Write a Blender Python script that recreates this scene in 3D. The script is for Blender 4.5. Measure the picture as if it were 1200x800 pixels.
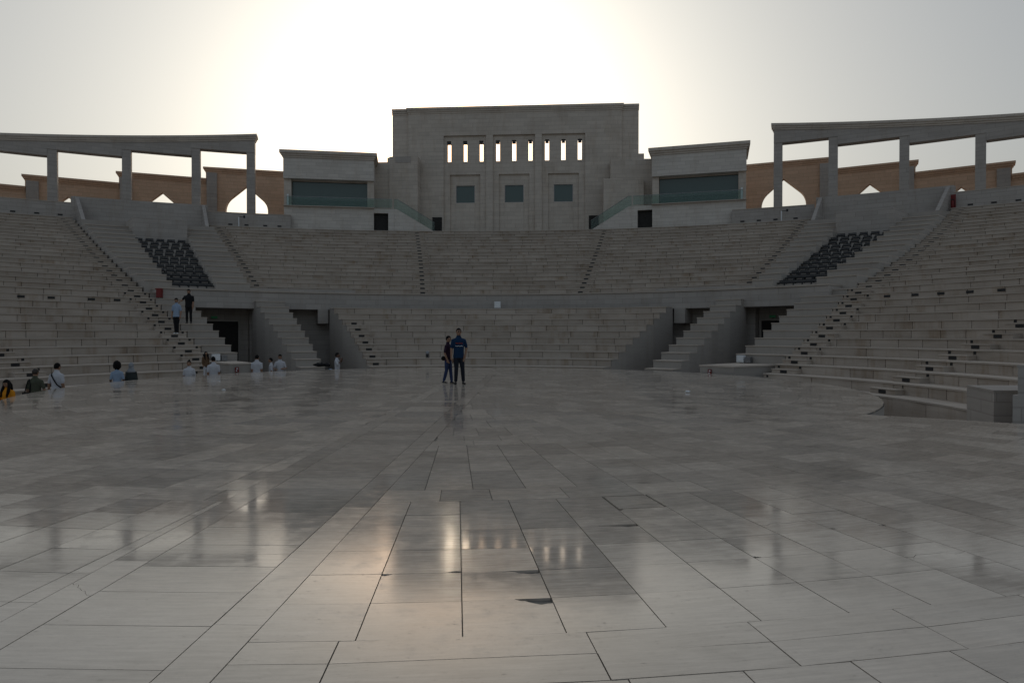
import bpy, bmesh, math, random
from mathutils import Vector, Matrix
random.seed(7)
R_ = math.radians
scene = bpy.context.scene
for o in list(bpy.data.objects):
    bpy.data.objects.remove(o, do_unlink=True)
col = scene.collection

# ------------------------------------------------------------------ camera, sky, sun, exposure
# world frame: origin = centre of the seating bowl, +Y = its axis towards the main building, z 0 = stage level
TH = 0.068                                   # how far the photographer is turned off the axis
CAM = Vector((4.105, -18.547, 1.55))
cd = bpy.data.cameras.new('camera')
cd.sensor_width = 36.0
cd.lens = 24.0
cd.clip_start = 0.1
cd.clip_end = 6000
camo = bpy.data.objects.new('camera', cd)
col.objects.link(camo)
camo.location = CAM
camo.rotation_euler = (R_(90 - 0.537), 0, TH)
scene.camera = camo

SUN_ELEV = 15.8
SUN_AZ = TH + R_(5.6)                        # left of +Y
world = bpy.data.worlds.new('World')
scene.world = world
world.use_nodes = True
wn = world.node_tree.nodes
wl = world.node_tree.links
wn.clear()
w_out = wn.new('ShaderNodeOutputWorld')
w_bg = wn.new('ShaderNodeBackground')
w_sky = wn.new('ShaderNodeTexSky')
w_sky.sky_type = 'NISHITA'
w_sky.sun_disc = False
w_sky.sun_elevation = R_(SUN_ELEV)
w_sky.sun_rotation = -SUN_AZ
w_sky.altitude = 0
w_sky.air_density = 1.0
w_sky.dust_density = 7.0
w_sky.ozone_density = 1.0
# thick dusty haze evens the sky out: the whole dome is compressed by one power curve
w_gm = wn.new('ShaderNodeGamma')
w_gm.inputs['Gamma'].default_value = 0.48
w_ml = wn.new('ShaderNodeVectorMath'); w_ml.operation = 'MULTIPLY'
w_ml.inputs[1].default_value = (5.22, 5.52, 5.70)
w_hs = wn.new('ShaderNodeHueSaturation')
w_hs.inputs['Saturation'].default_value = 0.85
wl.new(w_sky.outputs[0], w_hs.inputs['Color'])
wl.new(w_hs.outputs[0], w_gm.inputs['Color'])
wl.new(w_gm.outputs[0], w_ml.inputs[0])
# the bright aureole that the haze keeps round the low sun
w_g2 = wn.new('ShaderNodeGamma')
w_g2.inputs['Gamma'].default_value = 3.0
w_m2 = wn.new('ShaderNodeVectorMath'); w_m2.operation = 'MULTIPLY'
w_m2.inputs[1].default_value = (5.6e-5, 5.5e-5, 4.9e-5)
w_ad = wn.new('ShaderNodeVectorMath'); w_ad.operation = 'ADD'
wl.new(w_sky.outputs[0], w_g2.inputs['Color'])
wl.new(w_g2.outputs[0], w_m2.inputs[0])
wl.new(w_ml.outputs[0], w_ad.inputs[0])
wl.new(w_m2.outputs[0], w_ad.inputs[1])
wl.new(w_ad.outputs[0], w_bg.inputs['Color'])
w_bg.inputs['Strength'].default_value = 0.10
wl.new(w_bg.outputs[0], w_out.inputs['Surface'])

sd = bpy.data.lights.new('sun', 'SUN')
sd.energy = 0.5
sd.angle = R_(4)
sd.color = (1.0, 0.82, 0.60)
suno = bpy.data.objects.new('sun', sd)
col.objects.link(suno)
sdir = Vector((-math.sin(SUN_AZ) * math.cos(R_(SUN_ELEV)), math.cos(SUN_AZ) * math.cos(R_(SUN_ELEV)), math.sin(R_(SUN_ELEV))))
suno.rotation_euler = (-sdir).to_track_quat('-Z', 'Y').to_euler()
suno.location = (0, 0, 60)

scene.view_settings.view_transform = 'Standard'
scene.view_settings.look = 'None'
scene.view_settings.gamma = 1.0
scene.view_settings.exposure = -1.4
scene.render.engine = 'CYCLES'

# ------------------------------------------------------------------ helpers
def m(v): return v * 0.886                   # survey units -> metres
def zz(v): return v * 0.886 + 0.177

def W(lat, d, z=0.0):
    """a point on the floor, given metres to the right of and in front of the photographer's tripod spot"""
    x = lat + 2.835
    y = d - 18.783
    return Vector((x * math.cos(TH) - y * math.sin(TH), x * math.sin(TH) + y * math.cos(TH), z))

def setp(o, label=None, cat=None, group=None, kind=None):
    if label: o['label'] = label
    if cat: o['category'] = cat
    if group: o['group'] = group
    if kind: o['kind'] = kind
    return o

def empty(name, loc, label, cat, group=None, rz=0.0):
    o = bpy.data.objects.new(name, None)
    o.empty_display_size = 0.2
    o.location = loc
    o.rotation_euler = (0, 0, rz)
    col.objects.link(o)
    setp(o, label, cat, group)
    return o

def adopt(o, parent):
    """parent keeping world coordinates (parent has only location + z rotation)"""
    o.parent = parent
    mw = parent.matrix_basis
    p = parent.parent
    full = Matrix.LocRotScale(parent.location, parent.rotation_euler, None)
    if parent.type == 'MESH':
        full = Matrix.LocRotScale(parent.location, parent.rotation_euler, parent.scale)
    if p is not None:
        full = parent['_w'] if False else (WM[parent.name])
    o.matrix_parent_inverse = full.inverted()
    WM[o.name] = Matrix.LocRotScale(o.location, o.rotation_euler, o.scale)
    return o
WM = {}

class MB:
    def __init__(s):
        s.v = []; s.f = []; s.mi = []
    def face(s, idx, mi=0):
        s.f.append(idx); s.mi.append(mi)
    def prism(s, poly, z0, z1, mi=0, bottom=True):
        n = len(poly); b = len(s.v)
        z0f = z0 if callable(z0) else (lambda x, y: z0)
        z1f = z1 if callable(z1) else (lambda x, y: z1)
        for p in poly: s.v.append((p[0], p[1], z0f(p[0], p[1])))
        for p in poly: s.v.append((p[0], p[1], z1f(p[0], p[1])))
        s.face([b + n + i for i in range(n)], mi)
        if bottom: s.face([b + i for i in reversed(range(n))], mi)
        for i in range(n):
            j = (i + 1) % n
            s.face([b + i, b + j, b + n + j, b + n + i], mi)
    def box(s, x0, x1, y0, y1, z0, z1, mi=0):
        s.prism([(x0, y0), (x1, y0), (x1, y1), (x0, y1)], z0, z1, mi)
    def obox(s, c, sx, sy, z0, z1, a, mi=0):
        ca, sa = math.cos(a), math.sin(a)
        s.prism([(c[0] + ca * u - sa * v, c[1] + sa * u + ca * v) for u, v in ((-sx / 2, -sy / 2), (sx / 2, -sy / 2), (sx / 2, sy / 2), (-sx / 2, sy / 2))], z0, z1, mi)
    def wallpoly(s, pts, o, ux, th, nrm, mi=0):
        """polygon in (u,z) extruded along nrm by th, u along ux from o"""
        b = len(s.v); n = len(pts)
        for k in (0, 1):
            for u, z in pts:
                s.v.append((o[0] + ux[0] * u + nrm[0] * th * k, o[1] + ux[1] * u + nrm[1] * th * k, z))
        s.face([b + i for i in range(n)], mi)
        s.face([b + n + i for i in reversed(range(n))], mi)
        for i in range(n):
            j = (i + 1) % n
            s.face([b + j, b + i, b + n + i, b + n + j], mi)
    def sector(s, fr, bk, p0, p1, z0, z1, n=8, mi=0, back=True, bottom=True, q0=None, q1=None, mend=None):
        b = len(s.v)
        q0 = p0 if q0 is None else q0; q1 = p1 if q1 is None else q1
        mend = mi if mend is None else mend
        for i in range(n + 1):
            a = p0 + (p1 - p0) * i / n
            sn, cs = math.sin(a), math.cos(a)
            ab = q0 + (q1 - q0) * i / n
            sb, cb = math.sin(ab), math.cos(ab)
            rf, rb = fr(a), bk(ab)
            s.v += [(rf * sn, rf * cs, z0), (rf * sn, rf * cs, z1), (rb * sb, rb * cb, z0), (rb * sb, rb * cb, z1)]
        for i in range(n):
            q = b + 4 * i; r = q + 4
            s.face([q, q + 1, r + 1, r], mi)
            s.face([q + 1, q + 3, r + 3, r + 1], mi)
            if back: s.face([q + 2, r + 2, r + 3, q + 3], mi)
            if bottom: s.face([q, r, r + 2, q + 2], mi)
        s.face([b, b + 2, b + 3, b + 1], mend)
        e = b + 4 * n
        s.face([e, e + 1, e + 3, e + 2], mend)
    def tube(s, pts, rads, seg=8, mi=0, cap=True):
        b = len(s.v); n = len(pts)
        pts = [Vector(p) for p in pts]
        for i in range(n):
            d = (pts[min(i + 1, n - 1)] - pts[max(i - 1, 0)])
            d = d.normalized() if d.length > 1e-9 else Vector((0, 0, 1))
            up = Vector((0, 1, 0)) if abs(d.y) < 0.9 else Vector((1, 0, 0))
            a = d.cross(up).normalized(); c = a.cross(d).normalized()
            rr = rads[i]
            ra, rc = rr if isinstance(rr, tuple) else (rr, rr)
            for k in range(seg):
                t = 2 * math.pi * k / seg
                s.v.append(tuple(pts[i] + a * (ra * math.cos(t)) + c * (rc * math.sin(t))))
        for i in range(n - 1):
            for k in range(seg):
                k2 = (k + 1) % seg
                s.face([b + i * seg + k, b + i * seg + k2, b + (i + 1) * seg + k2, b + (i + 1) * seg + k], mi)
        if cap:
            s.face([b + k for k in reversed(range(seg))], mi)
            s.face([b + (n - 1) * seg + k for k in range(seg)], mi)
    def ball(s, c, r, seg=12, rings=8, mi=0, rot=None):
        b = len(s.v)
        rx, ry, rz = r if isinstance(r, tuple) else (r, r, r)
        c = Vector(c)
        def P(v):
            v = Vector(v)
            if rot is not None: v = rot @ v
            s.v.append(tuple(c + v))
        P((0, 0, rz))
        for i in range(1, rings):
            t = math.pi * i / rings
            for k in range(seg):
                u = 2 * math.pi * k / seg
                P((rx * math.sin(t) * math.cos(u), ry * math.sin(t) * math.sin(u), rz * math.cos(t)))
        P((0, 0, -rz))
        e = len(s.v) - 1
        for k in range(seg):
            k2 = (k + 1) % seg
            s.face([b, b + 1 + k, b + 1 + k2], mi)
            for i in range(rings - 2):
                q = b + 1 + i * seg
                s.face([q + k, q + seg + k, q + seg + k2, q + k2], mi)
            q = b + 1 + (rings - 2) * seg
            s.face([q + k, e, q + k2], mi)
    def mesh(s, name, mats, smooth=False):
        me = bpy.data.meshes.new(name)
        me.from_pydata(s.v, [], s.f)
        for mt in (mats if isinstance(mats, (list, tuple)) else [mats]):
            me.materials.append(mt)
        if any(s.mi):
            me.polygons.foreach_set('material_index', s.mi)
        bm = bmesh.new(); bm.from_mesh(me)
        bmesh.ops.recalc_face_normals(bm, faces=bm.faces)
        bm.to_mesh(me); bm.free()
        if smooth:
            me.polygons.foreach_set('use_smooth', [True] * len(me.polygons))
        me.update()
        return me
    def build(s, name, mats, parent=None, smooth=False):
        o = bpy.data.objects.new(name, s.mesh(name, mats, smooth))
        col.objects.link(o)
        WM[o.name] = Matrix.Identity(4)
        if parent is not None: adopt(o, parent)
        return o

# ------------------------------------------------------------------ materials
def new_mat(name):
    mt = bpy.data.materials.new(name)
    mt.use_nodes = True
    nt = mt.node_tree
    return mt, nt, nt.nodes['Principled BSDF']

def N(nt, t, **kw):
    n = nt.nodes.new(t)
    for k, v in kw.items():
        if k in n.inputs: n.inputs[k].default_value = v
        else: setattr(n, k, v)
    return n

def mth(nt, op, a, b=None, c=None):
    n = nt.nodes.new('ShaderNodeMath'); n.operation = op
    for i, v in enumerate((a, b, c)):
        if v is None: continue
        if isinstance(v, (int, float)): n.inputs[i].default_value = v
        else: nt.links.new(v, n.inputs[i])
    return n.outputs[0]

def ramp(nt, fac, stops):
    n = nt.nodes.new('ShaderNodeValToRGB')
    el = n.color_ramp.elements
    while len(el) < len(stops): el.new(0.5)
    for e, (p, c) in zip(el, stops):
        e.position = p
        e.color = (c[0], c[1], c[2], 1) if isinstance(c, (tuple, list)) else (c, c, c, 1)
    nt.links.new(fac, n.inputs[0])
    return n.outputs[0]

def mix(nt, kind, fac, a, b):
    n = nt.nodes.new('ShaderNodeMix'); n.data_type = 'RGBA'; n.blend_type = kind
    for s, v in ((0, fac), (6, a), (7, b)):
        if isinstance(v, (int, float)): n.inputs[s].default_value = v
        elif isinstance(v, tuple): n.inputs[s].default_value = (v[0], v[1], v[2], 1)
        else: nt.links.new(v, n.inputs[s])
    return n.outputs[2]

def piece_random(nt):
    oi = nt.nodes.new('ShaderNodeObjectInfo')
    ge = nt.nodes.new('ShaderNodeNewGeometry')
    return mth(nt, 'FRACT', mth(nt, 'ADD', oi.outputs['Random'], ge.outputs['Random Per Island'])), ge

def stone(name, c1, c2, rough=0.75, stain=0.5, streak=(0.6, 0.6, 9.0), scale=1.0, course=0.0, bump=0.15, pervar=0.35, spec=0.4):
    c1 = (c1[0] * 1.18, c1[1] * 1.14, c1[2] * 1.12); c2 = (c2[0] * 1.18, c2[1] * 1.14, c2[2] * 1.12)
    mt, nt, bs = new_mat(name)
    rnd, ge = piece_random(nt)
    pos = ge.outputs['Position']
    off = N(nt, 'ShaderNodeVectorMath', operation='ADD')
    nt.links.new(pos, off.inputs[0])
    cmb = N(nt, 'ShaderNodeCombineXYZ')
    nt.links.new(mth(nt, 'MULTIPLY', rnd, 37.0), cmb.inputs[2])
    nt.links.new(cmb.outputs[0], off.inputs[1])
    mp = N(nt, 'ShaderNodeVectorMath', operation='MULTIPLY')
    nt.links.new(off.outputs[0], mp.inputs[0]); mp.inputs[1].default_value = (streak[0] * scale, streak[1] * scale, streak[2] * scale)
    vein = N(nt, 'ShaderNodeTexNoise', Scale=1.0, Detail=6.0, Roughness=0.65)
    nt.links.new(mp.outputs[0], vein.inputs['Vector'])
    big = N(nt, 'ShaderNodeTexNoise', Scale=0.45 * scale, Detail=4.0, Roughness=0.6)
    nt.links.new(pos, big.inputs['Vector'])
    fine = N(nt, 'ShaderNodeTexNoise', Scale=22.0 * scale, Detail=3.0, Roughness=0.7)
    nt.links.new(pos, fine.inputs['Vector'])
    t = mth(nt, 'ADD', mth(nt, 'MULTIPLY', vein.outputs[0], 0.6), mth(nt, 'MULTIPLY', rnd, pervar))
    t = mth(nt, 'ADD', t, mth(nt, 'MULTIPLY', fine.outputs[0], 0.15))
    c = ramp(nt, t, [(0.25, c1), (0.85, c2)])
    # vertical rain and rust stains with their own outline
    sv = N(nt, 'ShaderNodeVectorMath', operation='MULTIPLY')
    nt.links.new(pos, sv.inputs[0]); sv.inputs[1].default_value = (1.3, 1.3, 0.22)
    sn = N(nt, 'ShaderNodeTexNoise', Scale=1.0, Detail=5.0, Roughness=0.7)
    nt.links.new(sv.outputs[0], sn.inputs['Vector'])
    sf = mth(nt, 'MULTIPLY', ramp(nt, sn.outputs[0], [(0.52, 0.0), (0.72, 1.0)]), stain)
    c = mix(nt, 'MULTIPLY', sf, c, (0.66, 0.55, 0.43))
    bf = mth(nt, 'MULTIPLY', ramp(nt, big.outputs[0], [(0.42, 0.0), (0.68, 1.0)]), stain * 0.7)
    c = mix(nt, 'MULTIPLY', bf, c, (0.74, 0.70, 0.66))
    if course > 0:
        sp = N(nt, 'ShaderNodeSeparateXYZ'); nt.links.new(pos, sp.inputs[0])
        fz = mth(nt, 'DIVIDE', sp.outputs[2], course)
        fr = mth(nt, 'FRACT', fz)
        jl = mth(nt, 'LESS_THAN', fr, 0.035 / course * 1.0)
        wh = N(nt, 'ShaderNodeTexWhiteNoise', noise_dimensions='2D')
        row = mth(nt, 'FLOOR', fz)
        wx = mth(nt, 'ADD', mth(nt, 'DIVIDE', mth(nt, 'ADD', sp.outputs[0], mth(nt, 'MULTIPLY', sp.outputs[1], 0.35)), 0.95), mth(nt, 'MULTIPLY', row, 0.37))
        wc = N(nt, 'ShaderNodeCombineXYZ'); nt.links.new(row, wc.inputs[0]); nt.links.new(mth(nt, 'FLOOR', wx), wc.inputs[1])
        nt.links.new(wc.outputs[0], wh.inputs['Vector'])
        c = mix(nt, 'MULTIPLY', 1.0, c, ramp(nt, wh.outputs[0], [(0.0, 0.92), (1.0, 1.04)]))
        jl = mth(nt, 'MAXIMUM', jl, mth(nt, 'LESS_THAN', mth(nt, 'FRACT', wx), 0.03))
        c = mix(nt, 'MULTIPLY', mth(nt, 'MULTIPLY', jl, 0.32), c, (0.45, 0.42, 0.4))
    nt.links.new(c, bs.inputs['Base Color'])
    bs.inputs['Roughness'].default_value = rough
    bs.inputs['Specular IOR Level'].default_value = spec
    bp = N(nt, 'ShaderNodeBump', Strength=bump, Distance=0.02)
    nt.links.new(fine.outputs[0], bp.inputs['Height'])
    nt.links.new(bp.outputs[0], bs.inputs['Normal'])
    return mt

def plain(name, c, rough=0.6, metal=0.0, var=0.25, scale=8.0, spec=0.4):
    mt, nt, bs = new_mat(name)
    tc = N(nt, 'ShaderNodeTexCoord')
    no = N(nt, 'ShaderNodeTexNoise', Scale=scale, Detail=4.0, Roughness=0.6)
    nt.links.new(tc.outputs['Object'], no.inputs['Vector'])
    lo = tuple(v * (1 - var) for v in c); hi = tuple(min(1, v * (1 + var)) for v in c)
    nt.links.new(ramp(nt, no.outputs[0], [(0.3, lo), (0.7, hi)]), bs.inputs['Base Color'])
    bs.inputs['Roughness'].default_value = rough
    bs.inputs['Metallic'].default_value = metal
    bs.inputs['Specular IOR Level'].default_value = spec
    return mt

DISC = Vector((0.99, 2.44))
def tile_material():
    mt, nt, bs = new_mat('polished_travertine')
    rnd, ge = piece_random(nt)
    sp = N(nt, 'ShaderNodeSeparateXYZ'); nt.links.new(ge.outputs['Position'], sp.inputs[0])
    x = mth(nt, 'SUBTRACT', sp.outputs[0], DISC.x); y = mth(nt, 'SUBTRACT', sp.outputs[1], DISC.y)
    ang = mth(nt, 'ARCTAN2', x, mth(nt, 'MULTIPLY', y, -1.0))
    rad = mth(nt, 'SQRT', mth(nt, 'ADD', mth(nt, 'MULTIPLY', x, x), mth(nt, 'MULTIPLY', y, y)))
    cb = N(nt, 'ShaderNodeCombineXYZ')
    nt.links.new(mth(nt, 'MULTIPLY', ang, 58.0), cb.inputs[0])
    nt.links.new(mth(nt, 'MULTIPLY', rad, 30.0), cb.inputs[1])
    nt.links.new(mth(nt, 'MULTIPLY', rnd, 53.0), cb.inputs[2])
    vein = N(nt, 'ShaderNodeTexNoise', Scale=1.0, Detail=7.0, Roughness=0.68, Distortion=0.3)
    nt.links.new(cb.outputs[0], vein.inputs['Vector'])
    cb2 = N(nt, 'ShaderNodeCombineXYZ')
    nt.links.new(mth(nt, 'MULTIPLY', ang, 420.0), cb2.inputs[0])
    nt.links.new(mth(nt, 'MULTIPLY', rad, 75.0), cb2.inputs[1])
    nt.links.new(mth(nt, 'MULTIPLY', rnd, 91.0), cb2.inputs[2])
    pits = N(nt, 'ShaderNodeTexNoise', Scale=1.0, Detail=3.0, Roughness=0.6)
    nt.links.new(cb2.outputs[0], pits.inputs['Vector'])
    big = N(nt, 'ShaderNodeTexNoise', Scale=0.7, Detail=5.0, Roughness=0.6)
    nt.links.new(ge.outputs['Position'], big.inputs['Vector'])
    t = mth(nt, 'ADD', mth(nt, 'MULTIPLY', vein.outputs[0], 0.9), mth(nt, 'MULTIPLY', rnd, 0.21))
    c = ramp(nt, t, [(0.32, (0.36, 0.314, 0.268)), (0.81, (0.62, 0.545, 0.465))])
    pf = ramp(nt, pits.outputs[0], [(0.64, 0.0), (0.72, 1.0)])
    pf = mth(nt, 'MULTIPLY', pf, ramp(nt, vein.outputs[0], [(0.45, 1.0), (0.60, 0.0)]))
    c = mix(nt, 'MULTIPLY', mth(nt, 'MULTIPLY', pf, 0.6), c, (0.32, 0.28, 0.24))
    c = mix(nt, 'MULTIPLY', mth(nt, 'MULTIPLY', ramp(nt, big.outputs[0], [(0.45, 0.0), (0.7, 1.0)]), 0.5), c, (0.72, 0.68, 0.64))
    mot = N(nt, 'ShaderNodeTexNoise', Scale=5.5, Detail=6.0, Roughness=0.7)
    nt.links.new(ge.outputs['Position'], mot.inputs['Vector'])
    c = mix(nt, 'MULTIPLY', 0.55, c, ramp(nt, mot.outputs[0], [(0.3, 0.80), (0.62, 1.08)]))
    nt.links.new(c, bs.inputs['Base Color'])
    r = mth(nt, 'ADD', mth(nt, 'MULTIPLY', vein.outputs[0], 0.06), mth(nt, 'MULTIPLY', rnd, 0.10))
    r = mth(nt, 'ADD', r, mth(nt, 'MULTIPLY', big.outputs[0], 0.04))
    r = mth(nt, 'ADD', r, mth(nt, 'MULTIPLY', pf, 0.3))
    r = mth(nt, 'ADD', r, mth(nt, 'MULTIPLY', ramp(nt, mot.outputs[0], [(0.5, 0.0), (0.75, 1.0)]), 0.10))
    r = mth(nt, 'ADD', r, 0.012)
    nt.links.new(r, bs.inputs['Roughness'])
    bs.inputs['Specular IOR Level'].default_value = 0.65
    bp = N(nt, 'ShaderNodeBump', Strength=0.03, Distance=0.004)
    hgt = mth(nt, 'SUBTRACT', mth(nt, 'MULTIPLY', vein.outputs[0], 0.5), mth(nt, 'MULTIPLY', pf, 0.6))
    nt.links.new(hgt, bp.inputs['Height'])
    nt.links.new(bp.outputs[0], bs.inputs['Normal'])
    return mt

def glass_mat(name, c, rough=0.06, alpha=1.0):
    mt, nt, bs = new_mat(name)
    bs.inputs['Base Color'].default_value = (*c, 1)
    bs.inputs['Roughness'].default_value = rough
    bs.inputs['Specular IOR Level'].default_value = 0.6
    if alpha < 1.0:
        tr = N(nt, 'ShaderNodeBsdfTransparent')
        tr.inputs[0].default_value = (0.86, 0.95, 0.93, 1)
        mx = N(nt, 'ShaderNodeMixShader'); mx.inputs[0].default_value = alpha
        nt.links.new(tr.outputs[0], mx.inputs[1]); nt.links.new(bs.outputs[0], mx.inputs[2])
        nt.links.new(mx.outputs[0], nt.nodes['Material Output'].inputs['Surface'])
    return mt

M_tile = tile_material()
M_seat = stone('seat_stone', (0.30, 0.262, 0.222), (0.52, 0.47, 0.415), stain=0.85, pervar=0.2)
M_tread = stone('tread_stone', (0.34, 0.305, 0.265), (0.49, 0.445, 0.39), stain=0.4, pervar=0.15)
M_wall = stone('wall_stone', (0.32, 0.30, 0.278), (0.45, 0.425, 0.395), stain=0.3, course=0.31, pervar=0.05)
M_block = stone('block_stone', (0.27, 0.25, 0.23), (0.39, 0.37, 0.335), stain=0.25, pervar=0.2)
M_facade = stone('facade_stone', (0.45, 0.41, 0.36), (0.60, 0.55, 0.485), stain=0.35, course=0.37, pervar=0.04)  # albedo raised to stand in for veiling glare near the bright sky
M_pale = stone('pale_stone', (0.47, 0.45, 0.415), (0.64, 0.61, 0.565), stain=0.25, course=0.31, pervar=0.05)
M_brown = stone('brown_sandstone', (0.52, 0.36, 0.25), (0.66, 0.48, 0.345), stain=0.2, course=0.33, pervar=0.05)
M_core = plain('mortar_core', (0.13, 0.115, 0.10), 0.9)
M_bed = plain('screed_bed', (0.17, 0.155, 0.135), 0.9)
M_grout = plain('grout', (0.07, 0.065, 0.06), 0.9)
M_ground = stone('orchestra_paving', (0.22, 0.20, 0.18), (0.36, 0.33, 0.30), stain=0.4, streak=(0.8, 0.8, 0.8), pervar=0.0)
M_earth = stone('ground_paving', (0.24, 0.22, 0.19), (0.36, 0.33, 0.29), stain=0.4, streak=(0.05, 0.05, 0.05), pervar=0.0)
M_black = plain('black_plastic', (0.018, 0.018, 0.02), 0.5)
M_chair = plain('dark_chair_slats', (0.02, 0.022, 0.026), 0.6)
M_dark = plain('dark_interior', (0.03, 0.028, 0.026), 0.9)  # near-black colour stands in for the shade inside openings
M_glass = glass_mat('teal_glass', (0.05, 0.085, 0.08))
M_rail = glass_mat('green_glass_rail', (0.27, 0.32, 0.30), 0.08, 0.15)
M_metal = plain('grey_metal', (0.25, 0.25, 0.26), 0.4, 0.8)
M_white = plain('white_casing', (0.72, 0.73, 0.74), 0.5, var=0.06)
M_red = plain('red_paint', (0.17, 0.015, 0.014), 0.45, var=0.1)
M_green = plain('green_sign', (0.05, 0.35, 0.14), 0.5)

# ------------------------------------------------------------------ bowl geometry
def zk(k): return -0.3195 + 0.35 * k
def rk(k, a):
    if k <= 12: return 14.44 + 0.877 * k
    t = (k - 12) / 19.0
    s = -24.37 * t; R = 24.97 + 39.71 * t
    return s * math.cos(a) + math.sqrt(R * R - (s * math.sin(a)) ** 2)
def rkf(k, off=0.0): return lambda a: rk(k, a) + off
def pt(k, a, off=0.0):
    r = rk(k, a) + off
    return Vector((r * math.sin(a), r * math.cos(a), 0))
def tangent(k, a):
    d = pt(k, a + 0.002) - pt(k, a - 0.002)
    return math.atan2(d.y, d.x)
def lerp3(lo, mid, hi):
    def g(k):
        v = lo + (mid - lo) * (k - 1) / 11.0 if k <= 12 else mid + (hi - mid) * (k - 12) / 19.0
        return R_(v)
    return g
GROUND = -1.05
TOPK = 31
def arcR(c, R):
    """polar radius about the origin of a circle round (0,c)"""
    return lambda a: c * math.cos(a) + math.sqrt(R * R - (c * math.sin(a)) ** 2)
UC = -24.37                                    # centre of the upper rings
def ringpt(R, deg, z=0.0):
    a = R_(deg); return Vector((R * math.sin(a), UC + R * math.cos(a), z))

# ------------------------------------------------------------------ setting: ground, orchestra, terrace, stage
b = MB(); b.prism([(-3000, -3000), (3000, -3000), (3000, 3000), (-3000, 3000)], GROUND - 0.4, GROUND - 0.06)
setp(b.build('ground', M_earth), kind='structure')
b = MB(); b.prism([(28 * math.sin(R_(t)), 28 * math.cos(R_(t))) for t in range(0, 360, 5)], GROUND - 0.05, GROUND)
setp(b.build('orchestra_floor', M_ground), kind='structure')
b = MB()
b.sector(rkf(TOPK + 0.9), arcR(UC, 92.0), R_(-75), R_(75), GROUND, zk(TOPK) - 0.012, n=60)
setp(b.build('terrace', M_earth), kind='structure')

stage_r = 11.6
front = [W(6.9, 13.5), W(8.75, 12.05), W(14.5, 8.0), W(14.5, -12), W(-16, -12), W(-16, 11.0), W(-10.05, 13.4)]
front = [(p.x, p.y) for p in front]
b = MB()
b.prism([(DISC.x + stage_r * math.cos(R_(t)), DISC.y + stage_r * math.sin(R_(t))) for t in range(0, 360, 3)], GROUND, -0.014)
b.prism(front, GROUND, -0.017)
stage = setp(b.build('stage', [M_bed]), kind='structure')
b = MB()                                       # curved stone facing of the stage edge
b_r = stage_r + 0.012
ring = [(DISC.x + b_r * math.cos(R_(t)), DISC.y + b_r * math.sin(R_(t))) for t in range(0, 360, 3)]
n = len(ring); vb = len(b.v)
for p in ring: b.v += [(p[0], p[1], GROUND), (p[0], p[1], -0.03)]
for i in range(n):
    j = (i + 1) % n
    b.face([vb + 2 * i, vb + 2 * j, vb + 2 * j + 1, vb + 2 * i + 1])
b.build('stage_edge_facing', M_block, stage)

def clip(poly, p, nrm):
    """keep the side of a line (point p, normal nrm) the normal points to"""
    out = []
    for i in range(len(poly)):
        a, c = poly[i], poly[(i + 1) % len(poly)]
        da = (a[0] - p[0]) * nrm[0] + (a[1] - p[1]) * nrm[1]
        dc = (c[0] - p[0]) * nrm[0] + (c[1] - p[1]) * nrm[1]
        if da >= 0: out.append(a)
        if (da >= 0) != (dc >= 0):
            t = da / (da - dc)
            out.append((a[0] + (c[0] - a[0]) * t, a[1] + (c[1] - a[1]) * t))
    return out
def area(p):
    return 0.5 * sum(p[i][0] * p[(i + 1) % len(p)][1] - p[(i + 1) % len(p)][0] * p[i][1] for i in range(len(p)))
def clip_convex(poly, cv):
    s = 1 if area(cv) > 0 else -1
    for i in range(len(cv)):
        a, c = cv[i], cv[(i + 1) % len(cv)]
        poly = clip(poly, a, (-(c[1] - a[1]) * s, (c[0] - a[0]) * s))
        if len(poly) < 3: return []
    return poly
def line_of(p, q):                              # point and normal to the right of p->q
    d = ((q[0] - p[0]), (q[1] - p[1])); L = math.hypot(*d)
    return (p[0], p[1]), (d[1] / L, -d[0] / L)
LA_r = line_of(W(-1.334, 3.558), W(-1.266, 5.976)); LA_l = line_of(W(-1.617, 3.043), W(-1.539, 5.976))
LB_r = line_of(W(-2.525, 3.329), W(-2.457, 5.976)); LB_l = line_of(W(-2.766, 3.674), W(-2.70, 5.976))
def shift(L, s): return ((L[0][0] + L[1][0] * s, L[0][1] + L[1][1] * s), L[1])
def neg(L): return (L[0], (-L[1][0], -L[1][1]))

def inside(poly, p):
    s = 1 if area(poly) > 0 else -1
    for i in range(len(poly)):
        a, c = poly[i], poly[(i + 1) % len(poly)]
        if s * ((c[0] - a[0]) * (p[1] - a[1]) - (c[1] - a[1]) * (p[0] - a[0])) < 0: return False
    return True
tiles = []
p0 = W(-0.297, 4.03); A0 = math.atan2(p0.y - DISC.y, p0.x - DISC.x)
g_r, g_t = 0.0034, 0.0016
def polar(r0, r1, a0, a1):
    da0 = g_r / max(r1, 1)
    n = 1 if (a1 - a0) * r1 < 1.5 else 3
    out = []
    for i in range(n + 1):
        a = a0 + da0 + (a1 - a0 - 2 * da0) * i / n
        out.append((DISC.x + (r0 + g_t) * math.cos(a), DISC.y + (r0 + g_t) * math.sin(a)))
    for i in range(n, -1, -1):
        a = a0 + da0 + (a1 - a0 - 2 * da0) * i / n
        out.append((DISC.x + (r1 - g_t) * math.cos(a), DISC.y + (r1 - g_t) * math.sin(a)))
    return out
rings = []
rr = [17.72 - 0.482 * i for i in range(7)]      # outer wide zone
for i in range(6): rings.append((rr[i + 1], rr[i], 0.0305, 0.0))
rings.append((14.36, 14.828, 0.0500, 0.41))
r = 14.36
for i in range(6): rings.append((r - 0.46, r, 0.0372, 0.25)); r -= 0.46
rings.append((r - 0.40, r, 0.062, 0.3)); r -= 0.40
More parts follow.
